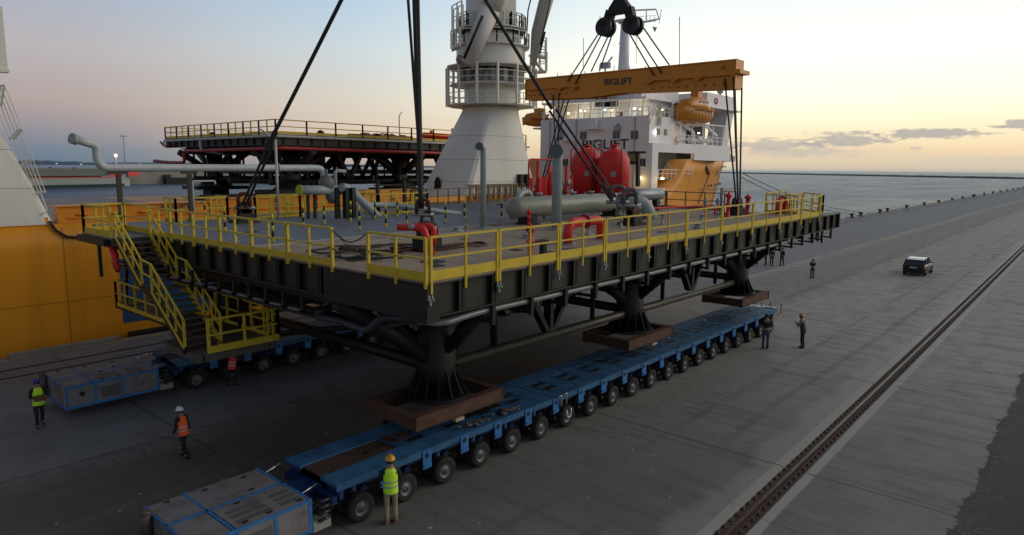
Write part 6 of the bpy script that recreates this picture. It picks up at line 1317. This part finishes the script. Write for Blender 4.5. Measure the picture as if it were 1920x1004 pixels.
def person(label, loc, rz, h=1.78, vest=None, helmet=None, jacket=(.012, .012, .015), trousers=(.014, .014, .018), boots=(.02, .015, .012), stride=.0, hands='down', lean=0., cap=None, turn=0., hold=None, stripe=True):
    t = thing('person', label, 'person', (0, 0, 0), org=(0, 0, 0)); k = h/1.78; V = lambda x, y, z: Vector((x*k, y*k, z*k))
    jm = mat('jacket_%d' % int(sum(jacket)*1e4), jacket, .8, var=.2); tm = mat('trousers_%d' % int(sum(trousers)*1e4), trousers, .85, var=.25); bm_ = mat('boots_%d' % int(sum(boots)*1e4), boots, .6)
    L_ = lean; hip = V(0, 0, .95); ch = V(0, .25*L_, 1.22); sh = V(0, .55*L_, 1.44); nk = V(0, .62*L_, 1.51); hd = V(0, .75*L_+.015, 1.645)
    J = {}
    for s, n in ((-1, 'L'), (1, 'R')):
        st_ = stride*s; J['h'+n] = V(.10*s, 0, .90); J['k'+n] = V(.105*s, st_*.55+.03, .50+.02*abs(stride)); J['a'+n] = V(.11*s, st_*(1.0 if st_ > 0 else 1.15)-(.02), .10+(.05 if st_ < -.1 else 0)); J['t'+n] = J['a'+n]+V(0, .16, -.045)
        J['s'+n] = sh+V(.185*s, 0, -.02)
        if hands == 'down': J['e'+n] = J['s'+n]+V(.045*s, -.03+st_*-.25, -.29); J['w'+n] = J['e'+n]+V(.01*s, .06-st_*.35, -.25)
        elif hands == 'front': J['e'+n] = J['s'+n]+V(.06*s, .03, -.28); J['w'+n] = J['e'+n]+V(-.11*s, .22, .02)
        elif hands == 'phone': J['e'+n] = J['s'+n]+V(.04*s, .06, -.28); J['w'+n] = J['e'+n]+V(-.13*s, .20, .12)
        elif hands == 'point': J['e'+n] = J['s'+n]+(V(.15, .20, -.16) if s > 0 else V(-.06, .03, -.28)); J['w'+n] = J['e'+n]+(V(.12, .24, -.02) if s > 0 else V(.11, .22, .02))
    # continuous body
    vs = [hip, ch, sh, nk, hd+V(0, 0, -.05), hd+V(0, -.01, .05), hd+V(0, -.01, .085)]; rs = [(.15*k, .10*k), (.145*k, .10*k), (.13*k, .08*k), .052*k, (.070*k, .082*k), (.078*k, .095*k), (.05*k, .06*k)]; es = [(i, i+1) for i in range(6)]
    def addv(par, p, r): vs.append(p); rs.append(r); es.append((par, len(vs)-1)); return len(vs)-1
    addv(4, hd+V(0, .095, -.035), .016*k)
    for s, n in ((-1, 'L'), (1, 'R')):
        a = addv(0, J['h'+n], .085*k); a = addv(a, J['k'+n], .055*k); a = addv(a, J['a'+n], .04*k); addv(a, J['t'+n], .035*k)
        a = addv(2, J['s'+n], .055*k); a = addv(a, J['e'+n], .04*k); a = addv(a, J['w'+n], .028*k)
        d = (J['w'+n]-J['e'+n]).normalized(); side = Vector((s, 0, 0)); side = (side-d*side.dot(d)).normalized(); up = d.cross(side).normalized()
        p_ = addv(a, J['w'+n]+d*.07*k, (.036*k, .018*k))
        for q, l in zip((-.027, -.009, .009, .027), (.065, .075, .07, .055)):
            b1 = addv(p_, J['w'+n]+(d*.10+side*q)*k, .009*k); addv(b1, J['w'+n]+(d*(.10+l*.55)+side*q+up*.03)*k, .008*k)
        b1 = addv(p_, J['w'+n]+(d*.06-side*.045)*k, .010*k); addv(b1, J['w'+n]+(d*.09-side*.058+up*.02)*k, .009*k)
    skinmesh('body', vs, es, rs, SKIN, t)
    # trousers
    vs = [hip+V(0, 0, .06), hip+V(0, 0, -.03)]; rs = [(.165*k, .12*k), (.165*k, .125*k)]; es = [(0, 1)]
    for n in 'LR':
        for (p, r) in ((J['h'+n].lerp(J['k'+n], .25), .095), (J['h'+n].lerp(J['k'+n], .6), .085), (J['k'+n], .072), (J['k'+n].lerp(J['a'+n], .5), .067), (J['a'+n]+V(0, 0, .03), .064)):
            vs.append(p); rs.append(r*k); es.append(((1 if r == .095 else len(vs)-2), len(vs)-1))
    skinmesh('trousers', vs, es, rs, tm, t)
    vs = [hip+V(0, 0, .0), ch, sh+V(0, 0, -.03), nk+V(0, 0, -.02)]; rs = [(.17*k, .125*k), (.165*k, .12*k), (.15*k, .10*k), .062*k]; es = [(0, 1), (1, 2), (2, 3)]
    for n in 'LR':
        for j, (p, r) in enumerate(((J['s'+n], .072), (J['s'+n].lerp(J['e'+n], .5), .062), (J['e'+n], .055), (J['w'+n].lerp(J['e'+n], .12), .042))):
            vs.append(p); rs.append(r*k); es.append(((2 if j == 0 else len(vs)-2), len(vs)-1))
    skinmesh('jacket', vs, es, rs, jm, t)
    for n in 'LR':
        f = MB(); a = J['a'+n]; f.tube([a+V(0, 0, .09), a+V(0, -.005, 0), a+V(0, 0, -.055)], [.058*k, .062*k, .066*k], 10); b0 = a+V(0, -.06, -.10)
        f.loft([[a+V(x, -.075+yy, z) for x, z in ((-.045*w_, -.10), (.045*w_, -.10), (.05*w_, -.05), (.03*w_, -.0+hh), (-.03*w_, -.0+hh), (-.05*w_, -.05))] for yy, w_, hh in ((0, .9, 0), (.08, 1, 0), (.16, 1, -.015), (.24, .7, -.045))]); o = f.build('boot', bm_, t)
    def ring(c, rx, ry, n=16): return [c+V(rx*cos(2*pi*i/n), ry*sin(2*pi*i/n), 0) for i in range(n)]
    if vest:
        vm = mat('vest_%d' % int(sum(vest)*1e4), vest, .65, var=.12); pts = [(.83, .188, .150), (.95, .186, .146), (1.12, .180, .142), (1.30, .190, .140), (1.42, .175, .122), (1.485, .11, .085)]
        cen = lambda z: V(0, .55*L_*max(0, (z-.95)/.49), z); f = MB(); f.loft([ring(cen(z), a, b) for z, a, b in pts], cap=False); f.build('vest', vm, t)
        if stripe:
            f = MB()
            for z0 in (.98, 1.11): f.loft([ring(cen(z0+dz), .189 if z0 < 1 else .185, .149 if z0 < 1 else .147) for dz in (0, .045)], cap=False)
            f.build('reflective_stripe', mat('reflective_grey', (.45, .50, .48), .4, .2), t)
    hc = hd+V(0, -.005, .045)
    f = MB(); f.lathe(hd+V(0, -.012, -.02), [(.085*k, -.02*k), (.10*k, .05*k), (.092*k, .10*k), (.05*k, .135*k), (.01, .145*k)], 14); f.build('hair', mat('dark_hair', (.015, .01, .008), .7), t)
    if helmet:
        f = MB(); f.lathe(hc, [(.128*k, -.005*k), (.13*k, .01*k), (.118*k, .05*k), (.095*k, .09*k), (.05*k, .12*k), (.01, .128*k)], 18); f.box(hc.x-.012*k, hc.x+.012*k, hc.y-.11*k, hc.y+.11*k, hc.z+.05*k, hc.z+.128*k); f.loft([[hc+V(x, .08, 0), hc+V(x*.8, .175, -.012), hc+V(x*.8, .175, -.004), hc+V(x, .08, .012)] for x in (-.09, 0, .09)], False)
        f.build('helmet', mat('helmet_%d' % int(sum(helmet)*1e4), helmet, .3, var=.05), t)
    if cap:
        f = MB(); f.lathe(hc, [(.106*k, -.02*k), (.108*k, .03*k), (.095*k, .08*k), (.05*k, .105*k), (.01, .11*k)], 16); f.build('cap', mat('cap_%d' % int(sum(cap)*1e4), cap, .7), t)
    f = MB()
    for s in (-1, 1): f.ell(hd+V(.03*s, .082, .0), (.012*k, .008*k, .009*k), 6, 5)
    f.each('eye', mat('eye_dark', (.02, .015, .012), .3), t)
    if hold:
        c = (J['wL']+J['wR'])/2+V(0, .08, .0); f = MB(); a, b_, cc = hold; f.box(c.x-a/2, c.x+a/2, c.y-b_/2, c.y+b_/2, c.z-cc/2, c.z+cc/2); f.tube([c+V(-a/4, 0, cc/2), c+V(-a/4, 0, cc/2+.06)], .012, 6); f.tube([c+V(a/4, 0, cc/2), c+V(a/4, 0, cc/2+.06)], .012, 6)
        o = f.build('remote_control_box', mat('control_box_brown', (.16, .06, .035), .5), None, label='box with levers held in both hands by the %s' % ('purple-capped man' if cap else 'worker'), cat='control box'); R = Matrix.Rotation(rz, 4, 'Z'); o.location = Vector(loc)+(R@o.location); o.rotation_euler.z = rz
    t.location = loc; t.rotation_euler.z = rz; return t
az = lambda x, y: atan2(y, x)
HV = (.60, 1.0, .03); OV = (1.0, .13, .015)
away = az(10.6, 13.5)-pi/2
person('man in lime vest, yellow helmet and beige trousers, back turned, by the front wheels', (10.64, 13.42, 0), away+.05, 1.84, HV, (.75, .36, .02), trousers=(.30, .25, .17), boots=(.22, .12, .07), hands='front', stride=.03)
person('man in orange vest and white helmet walking left across the concrete', (8.79, 21.5, 0), away+1.05, 1.66, OV, (.75, .75, .75), stride=.20, lean=.12, hands='down')
person('man in lime vest and purple cap carrying a control box at far left', (6.5, 27.9, 0), away+pi+.65, 1.74, HV, None, cap=(.10, .05, .30), stride=.13, hands='front', hold=(.34, .2, .16))
person('stooping man in red vest in the dark under the staircase landing', (13.3, 27.3, 0), away-.5, 1.62, (.9, .05, .03), None, lean=.35, stride=.15, hands='front')
person('man in dark jacket and jeans at the far end of the near transporter', (35.1, 12.9, 0), az(35, 13)-pi/2+.1, 1.86, None, None, trousers=(.035, .06, .12), hands='front', stride=.04)
person('man in dark overalls and yellow helmet looking down at his hands', (36.6, 11.5, 0), az(36, 11.5)-pi/2+1.25, 1.80, (.02, .022, .04), (.5, .33, .06), jacket=(.20, .19, .18), lean=.18, hands='phone', stripe=False)
person('man in dark clothes standing alone on the open apron between platform and car', (61.4, 18.9, 0), az(61, 19)-pi/2+.4, 1.72, None, None, hands='phone')
person('left man in lime vest beyond the right column under the deck edge', (66.9, 26.0, 0), 2.5, 1.75, HV, (.6, .6, .6), trousers=(.10, .11, .14), hands='down')
person('right man in green vest and white helmet beyond the right column', (67.0, 25.1, 0), .6, 1.75, (.30, .55, .06), (.8, .8, .8), trousers=(.02, .02, .03), hands='down')
person('man in dark clothes beyond the diagonal brace, left of a pair', (66.8, 24.45, 0), 2.2, 1.75, hands='down'); person('man in dark clothes beyond the diagonal brace, right of a pair', (67.5, 23.7, 0), 1.2, 1.78, hands='down', stride=.1)
q = at(727, 831); person('worker with pale blue helmet behind the brown frame under the deck', (q.x, q.y, 0), 2.0, 1.70, None, (.25, .45, .6), jacket=(.02, .03, .05))
q = at(922, 648); person('worker with lime helmet in the shade beneath the deck between the columns', (q.x, q.y, 0), 1.0, 1.75, None, (.45, .55, .04))
# ------------------------------------------------------------ parked car
car = thing('parked_car', 'dark grey hatchback parked alone on the open concrete at right, seen from behind', 'car', (0, 0, 0), org=(0, 0, 0))
CP = mat('car_dark_grey_paint', (.035, .038, .045), .22, .5, var=.05, spec=.7)
g = MB(); st_ = [(-2.15, .74, .38, .86), (-2.08, .86, .28, 1.0), (-1.7, .90, .22, 1.03), (-.6, .91, .20, 1.0), (.7, .91, .20, .97), (1.25, .89, .22, .92), (1.9, .84, .26, .80), (2.15, .68, .36, .66)]
g.loft([[Vector((x, s*w_, z)) for s, w_, z in ((-1, w_*.93, z0), (-1, w_, z0+.18), (-1, w_, z1-.16), (-1, w_*.9, z1), (1, w_*.9, z1), (1, w_, z1-.16), (1, w_, z0+.18), (1, w_*.93, z0))] for x, w_, z0, z1 in st_]); g.build('body', CP, car)
g = MB(); cab = [(-2.0, .74, .98, 1.0), (-1.72, .68, .98, 1.40), (-1.35, .66, .98, 1.485), (-.3, .67, .98, 1.51), (.25, .66, .96, 1.46), (1.15, .70, .90, .93)]
g.loft([[Vector((x, -.80, z0)), Vector((x, -w_, z1)), Vector((x, w_, z1)), Vector((x, .80, z0))] for x, w_, z0, z1 in cab], False); g.build('glasshouse', GLASS, car)
g = MB(); g.loft([[Vector((x, -w_, z)), Vector((x, w_, z)), Vector((x, w_*.96, z+.035)), Vector((x, -w_*.96, z+.035))] for x, w_, z in ((-1.9, .66, 1.40), (-1.35, .68, 1.475), (-.3, .69, 1.50), (.3, .67, 1.45))], False); g.build('roof', mat('car_roof_sky_sheen', (.42, .43, .44), .2, .4), car)  # sky reflection on the dark roof, put in as a pale base colour
g = MB()
for s in (-1, 1):
    for a, b_ in (((-2.02, .79*s, .98), (-1.72, .69*s, 1.40)), ((-.35, .81*s, .98), (-.35, .69*s, 1.5)), ((1.1, .79*s, .93), (.28, .68*s, 1.47)), ((-1.3, .81*s, .98), (-1.2, .69*s, 1.48))): g.bar(a, b_, .09, .05)
g.each('pillar', CP, car)
for s in (-1, 1):
    g = MB(); g.box(-2.17, -1.98, s*.62 if s > 0 else -.86, .86 if s > 0 else -.62, .80, 1.0); g.build('tail_light', mat('tail_red', (.30, .01, .015), .25, var=.05), car)
    g = MB(); g.box(.55, .75, s*.86 if s > 0 else -1.05, 1.05 if s > 0 else -.86, .98, 1.10); g.build('wing_mirror', CP, car)
    g = MB(); g.box(2.0, 2.16, s*.5 if s > 0 else -.78, .78 if s > 0 else -.5, .58, .72); g.build('headlight', GLASS, car)
g = MB(); g.box(-2.22, -2.1, -.8, .8, .34, .58); g.build('bumper', BLK2, car); g = MB(); g.box(-2.235, -2.2, -.26, .26, .70, .82); g.box(-2.19, -2.14, -.26, .26, .69, .83); g.each('number_plate', mat('plate_white', (.5, .5, .48), .5), car)
for x in (-1.32, 1.35):
    for s in (-1, 1):
        g = MB(); g.lathe((x, s*.80, .33), [(.2, -.11), (.31, -.12), (.33, -.08), (.33, .08), (.31, .12), (.2, .11)], 18, 'Y'); w_ = g.build('wheel', TYRE, car); g = MB(); g.lathe((x, s*.925, .33), [(.20, 0), (.18, -.02*s), (.03, -.01*s)], 12, 'Y'); g.build('rim', RIM, w_)
car.location = (71.4, 12.7, 0); car.rotation_euler.z = radians(0)
